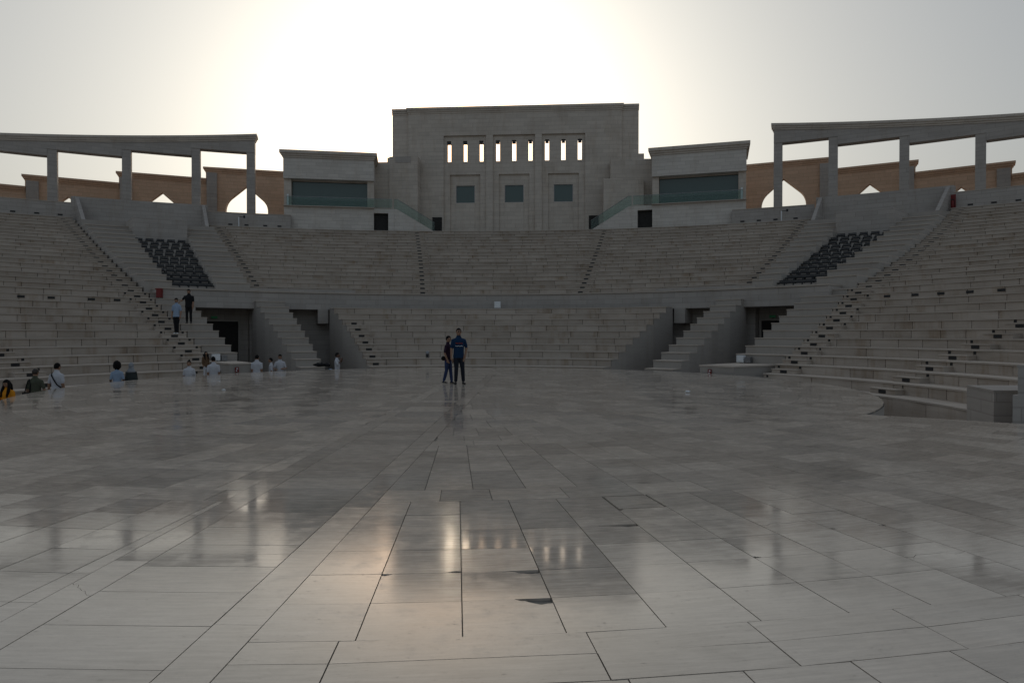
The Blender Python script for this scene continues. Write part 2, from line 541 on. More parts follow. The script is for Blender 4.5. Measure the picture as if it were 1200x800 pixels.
while r > 0.7:
    dphi = 2 * math.pi / max(6, round(2 * math.pi * r / 0.52)) if r < 8 else 0.0488
    rings.append((r - 0.47, r, dphi, 0.15 if int(r) % 2 else 0.6)); r -= 0.47
rings.append((17.72, 17.96, 0.0505, 0.72)); rings.append((17.96, 18.22, 0.0505, 0.72))
r = 18.22
while r < 31: rings.append((r, r + 0.49, 0.0305 * 18 / max(18, r), 0.35)); r += 0.49
# make the disc edge a ring boundary
rings2 = []
for r0, r1, da, ph in rings:
    if r0 < stage_r < r1: rings2 += [(r0, stage_r - 0.001, da, ph), (stage_r + 0.001, r1, da, ph)]
    else: rings2.append((r0, r1, da, ph))
for r0, r1, da, ph in rings2:
    nn = int(round(2 * math.pi / da))
    for j in range(nn):
        a0 = A0 + (j + ph) * da; a1 = A0 + (j + 1 + ph) * da
        if j == nn - 1: a1 = A0 + ph * da + 2 * math.pi
        if a1 - a0 < 0.004: continue
        poly = polar(r0, r1, a0, a1)
        if r0 >= stage_r - 0.01:
            poly = clip_convex(poly, front)
        if len(poly) < 3: continue
        for q in (clip(poly, *shift(LA_r, 0.003)), clip(poly, *shift(neg(LB_l), 0.003))):
            if len(q) >= 3 and abs(area(q)) > 0.012: tiles.append(q)
# the two straight strips and the wide slabs between them
ux = Vector((LA_r[1][0], LA_r[1][1])); uy = Vector((-ux.y, ux.x))
base = Vector(LA_r[0])
def band(Ll, Lr, step, offs):
    wl_ = (Vector(Ll[0]) - base).dot(ux) + 0.003; wr_ = (Vector(Lr[0]) - base).dot(ux) - 0.003
    y = -14.0 + offs
    while y < 32:
        st = step * random.uniform(0.97, 1.03) if step < 1 else step * random.uniform(0.8, 1.2)
        pl = []
        for u, v in ((wl_, y + 0.002), (wr_, y + 0.002), (wr_, y + st - 0.002), (wl_, y + st - 0.002)):
            p = base + ux * u + uy * v; pl.append((p.x, p.y))
        cx = sum(p[0] for p in pl) / 4; cy = sum(p[1] for p in pl) / 4
        rad = math.hypot(cx - DISC.x, cy - DISC.y)
        if rad > stage_r - 0.6 and not all(inside(front, p) or math.hypot(p[0] - DISC.x, p[1] - DISC.y) <= stage_r - 0.01 for p in pl):
            pl = []
        if len(pl) >= 3 and abs(area(pl)) > 0.01: tiles.append(pl)
        y += st
band(LA_l, LA_r, 1.5, 0.2); band(LB_l, LB_r, 1.5, 0.9); band(LB_r, LA_l, 0.465, 0.1)

def px_floor(x, y):
    d = 1240.0 / (y - 392.5); return W((x - 600) / 800 * d, d)
# broken corners: (a spot inside the tile, the spot by the corner that is gone, chip length, chip depth)
chips = [((600, 692), (645, 677), .22, .065), ((600, 728), (651, 709), .22, .085), ((470, 690), (445, 676), .07, .03), ((715, 635), (755, 620), .34, .06),
         ((500, 662), (540, 668), .10, .03), ((735, 598), (725, 597), .05, .04), ((985, 612), (1000, 620), .05, .03), ((1040, 630), (1045, 610), .05, .04), ((930, 650), (898, 657), .05, .03)]
def chip(poly, p, ln, dp):
    i = min(range(len(poly)), key=lambda i: (poly[i][0] - p.x) ** 2 + (poly[i][1] - p.y) ** 2)
    c = Vector(poly[i]); a = Vector(poly[i - 1]); d = Vector(poly[(i + 1) % len(poly)])
    va, vd = (a - c).normalized(), (d - c).normalized()
    # long side of the chip along the edge that runs across the view, with a ragged rim
    prof = [(1.0, 0.0), (0.86, 0.30), (0.70, 0.38), (0.62, 0.72), (0.45, 0.80), (0.30, 1.05), (0.12, 0.92)]
    prof = [(a_ + random.uniform(-.03, .03), b_ * random.uniform(.85, 1.15)) for a_, b_ in prof]
    if abs(va.dot(Vector((1, 0)))) > abs(vd.dot(Vector((1, 0)))):
        seq = [c + va * ln * a_ + vd * dp * b_ for a_, b_ in prof] + [c + vd * dp * 0.98]
    else:
        seq = [c + va * dp * 0.98] + [c + vd * ln * a_ + va * dp * b_ for a_, b_ in reversed(prof)]
    return poly[:i] + [(q.x, q.y) for q in seq] + poly[i + 1:]
def cen(p): return Vector((sum(q[0] for q in p) / len(p), sum(q[1] for q in p) / len(p)))
fwd = Vector((-math.sin(TH), math.cos(TH)))
def view_key(c):
    d = c - CAM.xy; dep = d.dot(fwd); lat = d.dot(Vector((fwd.y, -fwd.x)))
    return dep if (dep > 2.6 and abs(lat) < dep * 0.80) else 500 + d.length
chipmap = {}
for s_, c_, ln, dp in chips:
    ps = px_floor(*s_)
    for i, t in enumerate(tiles):
        if inside(t, ps): chipmap[i] = (px_floor(*c_), ln, dp)
loose = px_floor(750, 588)
order = sorted(range(len(tiles)), key=lambda i: view_key(cen(tiles[i])))
rs = random.Random(3)
def tilted(b, poly, i):
    c = cen(poly)
    near = view_key(c)
    tx, ty = rs.gauss(0, 0.0015), rs.gauss(0, 0.0015)
    if rs.random() < 0.08: tx *= 2.4; ty *= 2.4
    dz = rs.uniform(-0.0008, 0.0008)
    f = lambda x, y: (x - c.x) * tx + (y - c.y) * ty + dz
    b.prism(poly, -0.034, f, bottom=False)
crack_at = [px_floor(*q) for q in ((505, 662), (1075, 640), (705, 612), (940, 612), (330, 640), (150, 662), (590, 690))]
def cracked(poly):
    if len(poly) != 4: return [poly]
    A, B, C_, D = [Vector(p) for p in poly]
    t0, t1 = rs.uniform(.3, .7), rs.uniform(.3, .7)
    p, q = D + (A - D) * t0, B + (C_ - B) * t1
    n = 9; up = (A - D).normalized(); mid = []
    for k in range(n + 1):
        v = p + (q - p) * k / n
        if 0 < k < n: v = v + up * rs.uniform(-.025, .025)
        mid.append(v)
    g = up * 0.0022
    one = [A, B] + [v + g for v in reversed(mid)]
    two = [v - g for v in mid] + [C_, D]
    return [[tuple(v) for v in one], [tuple(v) for v in two]]
far = MB()
for nth, i in enumerate(order):
    poly = tiles[i]
    if area(poly) < 0: poly = poly[::-1]
    if inside(poly, loose.xy):
        c = cen(poly); poly = [tuple(c + (Vector(p) - c) * 0.93) for p in poly]
    if i in chipmap: poly = chip(poly, *chipmap[i])
    if nth < 290:
        pcs = cracked(poly) if (i not in chipmap and any(inside(poly, q.xy) for q in crack_at)) else [poly]
        for pc in pcs:
            b = MB(); tilted(b, pc, i); b.build('floor_tile', M_tile, stage)
    else:
        tilted(far, poly, i)
setp(far.build('floor_tiles', M_tile, stage), kind='stuff')

# ------------------------------------------------------------------ seating stands
def unit_box(name, mat, sy, sz):
    b = MB(); b.box(-0.5, 0.5, 0, sy, 0, sz); return b.mesh(name, mat)
SLAB_T, NOSE = 0.045, 0.05
slab_me = unit_box('riser_slab', M_seat, SLAB_T, 0.35 - NOSE - 0.004)
slab_tall = unit_box('riser_slab_tall', M_seat, SLAB_T, zk(0) - GROUND - NOSE - 0.004)
light_me = unit_box('step_light', M_black, 0.03, 0.11)
small_light_me = unit_box('side_light', M_black, 0.03, 0.10)
def inst(name, me, loc, rz, parent, sx=1.0):
    o = bpy.data.objects.new(name, me)
    o.location = loc; o.rotation_euler = (0, 0, rz); o.scale = (sx, 1, 1)
    col.objects.link(o); adopt(o, parent); return o

class Stand:
    def __init__(s, root, k0, k1, lo, hi, aisles=(), zbot=None, slabs=True, seed=1, tall0=False):
        s.root = root; rs = random.Random(seed); s.sl = []; tiers = {}
        for k in range(k0, k1 + 1):
            a0, a1 = lo(k), hi(k)
            n = max(3, int((a1 - a0) / R_(2.5)))
            zb = zbot if zbot is not None else zk(k) - 1.3
            b = MB()
            b.sector(rkf(k, SLAB_T), rkf(k + 1, SLAB_T), a0, a1, zb, zk(k) - NOSE, n=n, back=False, q0=lo(k + 1), q1=hi(k + 1), mend=1)
            tiers[k] = b.build('tier', [M_core, M_block], root)
            b = MB()
            b.sector(rkf(k, -0.045), rkf(k + 1, SLAB_T - 0.002), a0 - 0.0005, a1 + 0.0005, zk(k) - NOSE, zk(k), n=n, back=False, q0=lo(k + 1) - 0.0005, q1=hi(k + 1) + 0.0005)
            b.build('tread', [M_tread], tiers[k])
            if not slabs: continue
            a = a0
            bounds = []
            while a < a1 - 1e-4:
                w = rs.choice((0.75, 1.0, 1.2, 1.2, 1.5, 1.8, 2.2)) / rk(k, a)
                e = min(a + w, a1)
                if a1 - e < 0.35 / rk(k, a): e = a1
                s.sl.append((k, a, e)); a = e
            for sgn, aa in ((-1, a0), (1, a1)):
                pass
        for c, wd, ka, kb, small in aisles:
            for k in range(ka, kb + 1):
                a = c(k); rz = tangent(k, a); p = pt(k, a, -0.40)
                st = MB(); st.obox((0, 0.215), wd, 0.37, 0, 0.175 - 0.035, 0)
                me = st.mesh('aisle_step', M_seat)
                o = inst('aisle_step', me, (p.x, p.y, zk(k - 1) + 0.001), rz, root)
                tr = MB(); tr.obox((0, 0.2), wd + 0.02, 0.40, 0.175 - 0.034, 0.175, 0)
                t = inst('aisle_tread', tr.mesh('aisle_tread', M_tread), (p.x, p.y, zk(k - 1) + 0.001), rz, o)
                q = pt(k, a, -0.388)
                inst('step_light', light_me, (q.x, q.y, zk(k - 1) + 0.02), rz, o, 0.30)
                if small and k <= small:
                    for sg in (-1, 1):
                        u = Vector((math.cos(rz), math.sin(rz), 0)) * (sg * (wd / 2 - 0.06))
                        q = pt(k, a, -0.022) + u
                        inst('side_light', small_light_me, (q.x, q.y, zk(k - 1) + 0.20), rz, root, 0.10)
        if slabs:
            key = lambda t: view_key(pt(t[0], (t[1] + t[2]) / 2).xy)
            s.sl.sort(key=key)
            far = MB()
            for i, (k, a, e) in enumerate(s.sl):
                am = (a + e) / 2; p0 = pt(k, a); p1 = pt(k, e); w = (p1 - p0).length - 0.022
                rz = math.atan2(p1.y - p0.y, p1.x - p0.x); c = (p0 + p1) / 2
                tall = tall0 and k == 0
                zb = GROUND if tall else zk(k - 1) + 0.002
                jit = rs.uniform(-0.004, 0.004)
                nrm = Vector((-math.sin(rz), math.cos(rz), 0))
                c = c + nrm * jit
                if i < 290 and not tall:
                    inst('riser_slab', slab_me, (c.x, c.y, zb), rz, tiers[k], w)
                elif i < 290:
                    inst('riser_slab', slab_tall, (c.x, c.y, zb), rz, tiers[k], w)
                else:
                    cc = c + nrm * (SLAB_T / 2)
                    far.obox((cc.x, cc.y), w, SLAB_T, zb, zk(k) - NOSE - 0.002, rz)
            if far.v:
                setp(far.build('riser_slabs', M_seat, root), kind='stuff')

cst = lambda v: (lambda k: R_(v))
# aisle centre lines
S1 = lerp3(-10.4, -10.4, -11.5); S2 = lerp3(12.2, 12.2, 11.4)
S3 = lerp3(-32.3, -32.4, -33.6); S4 = lerp3(34.3, 34.2, 32.7)
S5 = lerp3(-47.2, -48.1, -47.3); S6 = lerp3(55.6, 49.6, 45.8)
S7 = cst(74.6); S8 = cst(-71.6)
SC = {'L': -1, 'R': 1}

rt = empty('seating_stand', (0, rk(0, 0), GROUND), 'low curved stone seating bank rising straight from the stage between two smooth side walls', 'seating')
Stand(rt, 0, 10, lerp3(-19.6, -24.3, -24.3), lerp3(24.0, 26.6, 26.6),
      aisles=[(lerp3(-18.0, -22.6, -22), 0.85, 1, 8, 0)], zbot=GROUND, seed=2)
center_low = rt
rt = empty('seating_stand', (0, rk(13, 0), zk(13)), 'broad upper stone seating tier below the main building, crossed by stairways', 'seating')
Stand(rt, 13, TOPK, lambda k: S3(k) - 0.62 / rk(k, S3(k)), lambda k: S4(k) + 0.62 / rk(k, S4(k)),
      aisles=[(S1, 1.15, 13, TOPK, 0), (S2, 1.15, 13, TOPK, 0), (S3, 1.0, 13, TOPK, 0), (S4, 1.0, 13, TOPK, 0)], seed=3)
center_up = rt
cheekL = lambda k: S5(k) + 0.68 / rk(k, S5(k)); cheekR = lambda k: S6(k) - 0.68 / rk(k, S6(k))
rt = empty('seating_stand', pt(0, R_(-75)) + Vector((0, 0, GROUND)), 'tall stone side stand next to the portal with two people standing on its stairway', 'seating')
standL = rt
Stand(rt, 0, TOPK, cst(-88), cheekL, aisles=[(S5, 1.1, 1, TOPK, 12), (S8, 1.1, 1, 9, 9)], zbot=GROUND, seed=4, tall0=True)
rt = empty('seating_stand', pt(0, R_(75)) + Vector((0, 0, GROUND)), 'tall stone side stand ending at stepped block walls, with an empty stairway', 'seating')
standR = rt
Stand(rt, 0, TOPK, cheekR, lambda k: R_(92.5) if k <= 1 else (R_(96) if k <= 12 else R_(96 - (k - 12) * 1.2)), aisles=[(S6, 1.1, 1, TOPK, 12), (S7, 1.1, 1, 10, 10)], zbot=GROUND, seed=5, tall0=True)

# lamps along row 11 of the side stands and other wall lamps
for a in (-63.8, -60.7, -57.7, -53.5, -50.7):
    p = pt(11, R_(a), -0.028); inst('step_light', light_me, (p.x, p.y, zk(10) + 0.12), tangent(11, R_(a)), standL, 0.30)
for a in (53.5, 56.5, 59.2, 62.1, 65.1, 68.1):
    p = pt(11, R_(a), -0.028); inst('step_light', light_me, (p.x, p.y, zk(10) + 0.12), tangent(11, R_(a)), standR, 0.30)

# ------------------------------------------------------------------ stepped walls beside the openings
def stepped_wall(lo, hi, k0, k1, label, base_k=None):
    a = (lo(4) + hi(4)) / 2
    root = empty('stepped_wall', pt(k0, a) + Vector((0, 0, GROUND)), label, 'stepped wall')
    for k in range(k0, k1 + 1):
        b = MB(); b.sector(rkf(k, 0.02), rkf(k + 1, 0.02), lo(k), hi(k), GROUND, zk(k) - 0.045, n=3, back=(k == k1), q0=lo(k + 1), q1=hi(k + 1))
        st_ = b.build('step', M_block, root)
        b = MB(); b.sector(rkf(k, -0.012), rkf(k + 1, 0.018), lo(k) - 0.0006, hi(k) + 0.0006, zk(k) - 0.045, zk(k), n=3, back=False, q0=lo(k + 1) - 0.0006, q1=hi(k + 1) + 0.0006)
        b.build('step_slab', M_tread, st_)
    return root
bl1 = stepped_wall(lerp3(-31.8, -34.0, -34), lerp3(-27.6, -30.2, -30), 0, 11, 'free stone block of giant steps beside the portal, bags lying on its foot')
bl2 = stepped_wall(lerp3(31.7, 32.4, 32), lerp3(36.8, 35.6, 35), 0, 11, 'free stone block of giant steps beside the portal, nothing lying on it')
sc1 = stepped_wall(lambda k: cheekL(k) + 0.002, lerp3(-40.3, -42.4, -42), 3, 12, 'broad giant steps between portal and stairway, a red box at the top')
sc2 = stepped_wall(lerp3(44.6, 43.2, 43), lambda k: cheekR(k) - 0.002, 3, 12, 'broad giant steps between portal and stairway, no people on them')

# fascia beam that runs round the bowl over the openings
root = empty('balcony_wall', (0, rk(12, 0), zk(10)), 'smooth stone beam running round the bowl over the portals, under the upper tier', 'wall')
b = MB(); b.sector(rkf(11.55), rkf(13, 0.03), R_(-45.6), R_(46.2), 3.10, zk(12) + 0.20, n=40)
b.build('beam', M_wall, root)
b = MB(); b.sector(rkf(11.48), rkf(13, 0.02), R_(-45.65), R_(46.25), zk(12) + 0.20, zk(12) + 0.275, n=40)
b.build('coping', M_tread, root)

# openings: back walls, side piers, doors
def opening(lo, hi, label, door, pier):
    a = R_((lo + hi) / 2)
    p = pt(12, a)
    root = empty('portal', (p.x, p.y, GROUND), label, 'portal')
    kb = 13.5 if door else 12.9
    b = MB(); b.sector(rkf(kb), rkf(15), R_(lo - 3), R_(hi + 3), GROUND, 4.4, n=6); b.build('back_wall', M_wall, root)
    b = MB(); b.sector(rkf(12.9), rkf(15.2), R_(lo - 3), R_(hi + 3), 3.12, 3.5, n=6); b.build('ceiling', M_wall, root)
    if door:
        c = R_(door); rz = tangent(14, c); q = pt(13.5, c, -0.06)
        d = MB(); d.obox((0, 0), 2.0, 0.10, 0, 3.42, 0); o = d.build('door', M_dark); o.location = (q.x, q.y, GROUND); o.rotation_euler = (0, 0, rz); adopt(o, root)
        d = MB()
        for sx in (-1.06, 1.06): d.obox((sx, 0), 0.12, 0.16, 0, 3.52, 0)
        d.obox((0, 0), 2.0, 0.16, 3.42, 3.52, 0)
        o = d.build('door_frame', M_block); o.location = (q.x, q.y, GROUND); o.rotation_euler = (0, 0, rz); adopt(o, root)
        d = MB(); d.obox((-0.35, -0.14), 0.34, 0.05, 3.58, 3.72, 0)
        o = d.build('exit_sign', M_green); o.location = (q.x, q.y, GROUND); o.rotation_euler = (0, 0, rz); adopt(o, root)
    if pier:
        b = MB(); b.sector(rkf(11.3), rkf(13.2), R_(pier[0]), R_(pier[1]), 2.25, 3.12, n=2); b.build('corbel', M_block, root)
    return root
opening(-43, -33, 'dark portal with a door under the beam, beside people in white', -37.4, None)
opening(34.5, 44, 'dark portal with a door under the beam, white lamp box before it', 38.5, None)
opening(-31, -23, 'narrow doorless recess under the beam beside the free step block with bags', None, (-25.4, -24.0))
opening(26, 33, 'narrow doorless recess under the beam beside the free step block without bags', None, (26.4, 27.9))
# low plinths in front of the portals with their lamps and signs
def plinth(a0, a1, lab, sgn):
    a = R_((a0 + a1) / 2)
    p = Vector((14.5 * math.sin(a), 14.5 * math.cos(a), GROUND))
    root = empty('plinth', p, lab, 'plinth')
    b = MB(); b.sector(lambda t: 14.0, rkf(3, 0.01), R_(a0), R_(a1), GROUND, 0.27, n=5); b.build('body', M_block, root)
    b = MB(); b.sector(lambda t: 13.97, rkf(3, 0.005), R_(a0 - .1), R_(a1 + .1), 0.27, 0.33, n=5); b.build('top_slab', M_tread, root)
    return root
plinth(-45.2, -41.2, 'low stone plinth before the portal, its red sign behind people in white', -1)
plinth(45.0, 51.5, 'low stone plinth before the portal carrying a red sign, nobody near', 1)
def lamp_box(k, deg, label):
    p = pt(k, R_(deg), -0.26); rz = tangent(k, R_(deg))
    root = empty('floodlight', (p.x, p.y, 0.33), label, 'floodlight', 'lamp boxes before the portals', rz)
    for nm, x0, x1, mt in (('lamp_casing', -0.32, 0.02, M_white), ('control_box', 0.08, 0.34, M_metal)):
        b = MB(); b.box(x0, x1, 0, 0.2, 0.04, 0.34 if mt is M_white else 0.27)
        b.box(x0 + 0.03, x0 + 0.07, 0.05, 0.15, 0, 0.04); b.box(x1 - 0.07, x1 - 0.03, 0.05, 0.15, 0, 0.04)
        o = b.build(nm, mt); o.parent = root
    b = MB(); b.box(-0.29, -0.01, -0.012, 0.0, 0.08, 0.31); o = b.build('lens', M_white); o.parent = root
lamp_box(3, -43.6, 'white lamp box with grey control box on the step by people in white')
lamp_box(3, 46.0, 'white lamp box with grey control box on the step of the empty portal')
def sign_plate(r, deg, z, label):
    a = R_(deg); p = Vector((r * math.sin(a), r * math.cos(a), z))
    root = empty('hydrant_sign', p, label, 'sign', 'red signs on the plinths', -a)
    b = MB(); b.box(-0.085, 0.085, -0.02, 0.0, 0, 0.22); o = b.build('plate', M_red); o.parent = root
    b = MB()
    b.box(-0.045, 0.0, -0.026, -0.0205, 0.04, 0.09); b.box(-0.03, 0.04, -0.026, -0.0205, 0.13, 0.18)
    o = b.build('symbol', M_white); o.parent = root
sign_plate(13.96, -44.2, -0.05, 'small red sign on the plinth near people in white')
sign_plate(13.96, 47.0, -0.05, 'small red sign on the plinth of the empty portal')

# ------------------------------------------------------------------ wedges over the portals: flank steps and dark chairs
def chair_proto():
    parts = {}
    b = MB(); b.box(-0.25, 0.25, -0.20, 0.20, 0.15, 0.19); parts['seat'] = b.mesh('chair_seat', M_chair)
    b = MB(); b.box(-0.25, 0.25, 0.0, 0.03, 0.0, 0.06); parts['slat'] = b.mesh('back_slat', M_chair)
    b = MB(); b.box(-0.02, 0.02, -0.02, 0.02, 0.0, 0.15); parts['leg'] = b.mesh('chair_leg', M_chair)
    return parts
CP = chair_proto()
def chair(p, rz, label, group):
    root = empty('stadium_chair', p, label, 'chair', group, rz)
    def put(nm, me, loc, rx=0):
        o = bpy.data.objects.new(nm, me); o.location = loc; o.rotation_euler = (rx, 0, 0); col.objects.link(o); o.parent = root
    put('seat', CP['seat'], (0, 0, 0))
    for i in range(2): put('back_slat', CP['slat'], (0, 0.19 + 0.012 * i, 0.205 + 0.08 * i), R_(-7))
    for sx in (-0.23, 0.23):
        for sy in (-0.17, 0.17): put('leg', CP['leg'], (sx, sy, 0))
ORD = ('first', 'second', 'third', 'fourth', 'fifth', 'sixth', 'seventh', 'eighth', 'ninth', 'tenth', 'eleventh', 'twelfth')
def wedge(sg, lab, chair_label, group):
    inner_lo, inner_hi = (S3, S4)[sg > 0], None
    def edge(k, which):
        # boundaries from the inner aisle outwards
        if which == 0: return abs((S3 if sg < 0 else S4)(k)) + 0.66 / rk(k, 0.6)
        if which == 1: return R_(38.1 - 0.5 * (k - 13) / 12)
        if which == 2: return R_(43.3 - 0.6 * (k - 13) / 12)
        return abs((cheekL if sg < 0 else cheekR)(k)) - 0.002
    p = pt(14, R_(40 * sg))
    root = empty('seating_terrace', (p.x, p.y, zk(13)), lab, 'terrace')
    def sec(k0f, k1f, w0, w1, z0, z1, nm, mt, front_off=0.0, kk=None, par=None):
        kk = k0f if kk is None else kk
        a0, a1 = sg * edge(kk, w0), sg * edge(kk, w1)
        if a0 > a1: a0, a1 = a1, a0
        b = MB(); b.sector(rkf(k0f, front_off), rkf(k1f, 0.02), a0, a1, z0, z1, n=4); return b.build(nm, mt, par or root)
    KT = 28.2
    # inner flank and outer flank, big steps
    for w0, w1, lift in ((0, 1, 0.42), (2, 3, 0.38)):
        ns = 12
        for j in range(ns):
            ka = 12.9 + (KT - 12.9) * j / ns; kb = 12.9 + (KT - 12.9) * (j + 1) / ns
            z = zk(ka + 0.2) + lift
            fs = sec(ka, kb, w0, w1, z - 1.6, z - 0.06, 'flank_step', M_block, 0.02)
            sec(ka, kb, w0, w1, z - 0.06, z, 'flank_slab', M_tread, -0.02, par=fs)
    # seat rows
    rng = random.Random(20 + sg)
    for j in range(12):
        k = 13.2 + j
        sec(k, k + 1, 1, 2, zk(k) - 1.2, zk(k), 'seat_row', M_block)
        a0, a1 = edge(k, 1), edge(k, 2)
        pitch = 0.98
        ncol = 5
        for c in range(ncol):
            a = a0 + (a1 - a0) * (c + 0.36 + 0.28 * (j % 2)) / ncol
            q = pt(k + 0.45, sg * a)
            chair((q.x, q.y, zk(k)), tangent(k, sg * a) + rng.uniform(-.015, .015), chair_label + ', %s row up, %s from the broad tier' % (ORD[j], ORD[c]), group)
    # upper wall and landing
    sec(25.2, KT, 1, 2, zk(24), zk(29.6), 'upper_wall', M_wall, 0.0)
    sec(KT, TOPK + 1.6, 0, 3, zk(27), zk(29.6) + 0.004, 'landing', M_block, 0.0)
    # terrace parapet, higher than its neighbours, with raking end walls
    a0, a1 = sg * edge(31, 0), sg * edge(31, 3)
    if a0 > a1: a0, a1 = a1, a0
    fr = arcR(UC, 65.5)
    b = MB(); b.sector(fr, lambda a: fr(a) + 0.5, a0, a1, zk(29), zz(13.68), n=8); b.build('parapet', M_wall, root)
    for a in (a0 + 0.004, a1 - 0.004):
        d = Vector((math.sin(a), math.cos(a), 0)); o = d * rk(29.4, a); L = fr(a) - rk(29.4, a)
        b = MB(); b.wallpoly([(0, zk(28.2)), (L, zk(28.2)), (L, zz(13.64)), (0, zk(29.6) + 0.12)], o, d, 0.26, Vector((d.y, -d.x, 0)) * (1 if a == a0 + 0.004 else -1))
        b.build('raking_wall', M_wall, root)
    for f_ in (0.28, 0.72):
        a = a0 + (a1 - a0) * f_; q = Vector((math.sin(a), math.cos(a), 0)) * (fr(a) - 0.025)
        inst('step_light', light_me, (q.x, q.y, zk(29.6) + 0.25), -a, root, 0.30)
    return root
wedge(-1, 'stepped terrace holding dark chairs above the portal with the red box', 'dark slatted chair above the red box', 'dark chairs above the portal with the red box')
wedge(1, 'stepped terrace holding dark chairs above the portal with nobody near', 'dark slatted chair above the empty portal', 'dark chairs above the empty portal')

# ------------------------------------------------------------------ terrace wall round the top
def arc_wall(name, R, d0, d1, z0, z1, th, mat, label, cat, cope=None, n=20, lights=()):
    mid = ringpt(R, (d0 + d1) / 2, z0)
    root = empty(name, mid, label, cat)
    def strip(Ra, Rb, za, zb, nm, mt, ex=0.0):
        b = MB(); vb = 0
        for i in range(n + 1):
            dg = d0 - ex + (d1 - d0 + 2 * ex) * i / n
            p, q = ringpt(Ra, dg), ringpt(Rb, dg)
            b.v += [(p.x, p.y, za), (p.x, p.y, zb), (q.x, q.y, za), (q.x, q.y, zb)]
        for i in range(n):
            a = 4 * i; c = a + 4
            b.face([a, a + 1, c + 1, c]); b.face([a + 1, a + 3, c + 3, c + 1]); b.face([a + 2, c + 2, c + 3, a + 3]); b.face([a, c, c + 2, a + 2])
        b.face([0, 2, 3, 1]); e = 4 * n; b.face([e, e + 1, e + 3, e + 2])
        return b.build(nm, mt, root)
    strip(R, R + th, z0, z1 - (0.06 if cope else 0), 'wall', mat)
    if cope: strip(R - 0.03, R + th + 0.03, z1 - 0.06, z1, 'coping', cope)
    for dg in lights:
        p = ringpt(R - 0.025, dg); inst('step_light', light_me, (p.x, p.y, z0 + 0.22), -R_(dg), root, 0.32)
    return root
arc_wall('parapet_wall', 65.56, -46, -30.7, zk(31), zz(13.13), 0.45, M_wall, 'curved parapet wall on top of the stand with people on its stairway', 'wall', M_tread, lights=(-31.4, -32.7, -34.0, -35.4))
arc_wall('parapet_wall', 65.56, 29.2, 46, zk(31), zz(13.13), 0.45, M_wall, 'curved parapet wall above the stand that ends in block walls, red extinguisher before it', 'wall', M_tread, lights=(30.5, 31.7, 32.9, 34.2))
arc_wall('parapet_wall', 65.56, -22.4, -16.6, zk(31), zz(13.13), 0.45, M_wall, 'curved parapet wall under the colonnade end next to the pavilion by the tall smooth mass', 'wall', M_tread, lights=(-20.8, -19.7, -18.4, -17.4))
arc_wall('parapet_wall', 65.56, 16.2, 21.6, zk(31), zz(13.13), 0.45, M_wall, 'curved parapet wall under the colonnade end next to the pavilion by the two stacked masses', 'wall', M_tread, lights=(16.9, 18.0, 19.1, 20.4))

# ------------------------------------------------------------------ colonnades
def ztop(dg): return zz(21.15 - 0.146 * (abs(dg) - 19.4))
def colonnade(sg, cols, label):
    root = empty('colonnade', ringpt(67.3, sg * 29, zz(12.9)), label, 'colonnade')
    R0, R1 = 67.34, 68.25
    soff = [zz(v) for v in (19.40, 18.70, 18.05, 17.45, 16.85, 16.25)]
    hw = math.degrees(0.335 / 67.8)
    for i, c in enumerate(cols):
        b = MB(); p = ringpt((R0 + R1) / 2, sg * c)
        b.obox((p.x, p.y), 0.66, 0.84, zk(31), soff[max(i - 1, 0)] + 0.05, -R_(sg * c)); b.build('column', M_wall, root)
    def strip(nm, Ra, Rb, da, db, zb, zt, mt, n=8):
        b = MB()
        for i in range(n + 1):
            dg = da + (db - da) * i / n
            p, q = ringpt(Ra, sg * dg), ringpt(Rb, sg * dg)
            b.v += [(p.x, p.y, zb(dg)), (p.x, p.y, zt(dg)), (q.x, q.y, zb(dg)), (q.x, q.y, zt(dg))]
        for i in range(n):
            a = 4 * i; c = a + 4
            b.face([a, a + 1, c + 1, c]); b.face([a + 1, a + 3, c + 3, c + 1]); b.face([a + 2, c + 2, c + 3, a + 3]); b.face([a, c, c + 2, a + 2])
        b.face([0, 2, 3, 1]); e = 4 * n; b.face([e, e + 1, e + 3, e + 2])
        return b.build(nm, mt, root)
    for i in range(len(cols) - 1):
        da = cols[i] - hw if i == 0 else cols[i] + hw
        db = cols[i + 1] + hw
        s_ = soff[i]
        strip('beam', R0, R1, da, db, lambda d: s_, lambda d: ztop(d) - 0.50, M_wall)
    da, db = cols[0] - hw, cols[-1] + hw
    for j, (ex, z0, z1) in enumerate(((0.06, -0.50, -0.36), (0.13, -0.36, -0.20), (0.21, -0.20, 0.0))):
        strip('cornice', R0 - ex, R1 + ex, da - ex * 0.8, db, lambda d: ztop(d) + z0, lambda d: ztop(d) + z1, M_facade, n=24)
    return root
colonnade(-1, (19.55, 23.25, 27.65, 32.0, 36.3, 40.6), 'curved colonnade of square pillars above the stand with people on its stairway')
colonnade(1, (19.2, 22.7, 26.9, 31.0, 35.2, 39.4), 'curved colonnade of square pillars above the stand that ends in block walls')

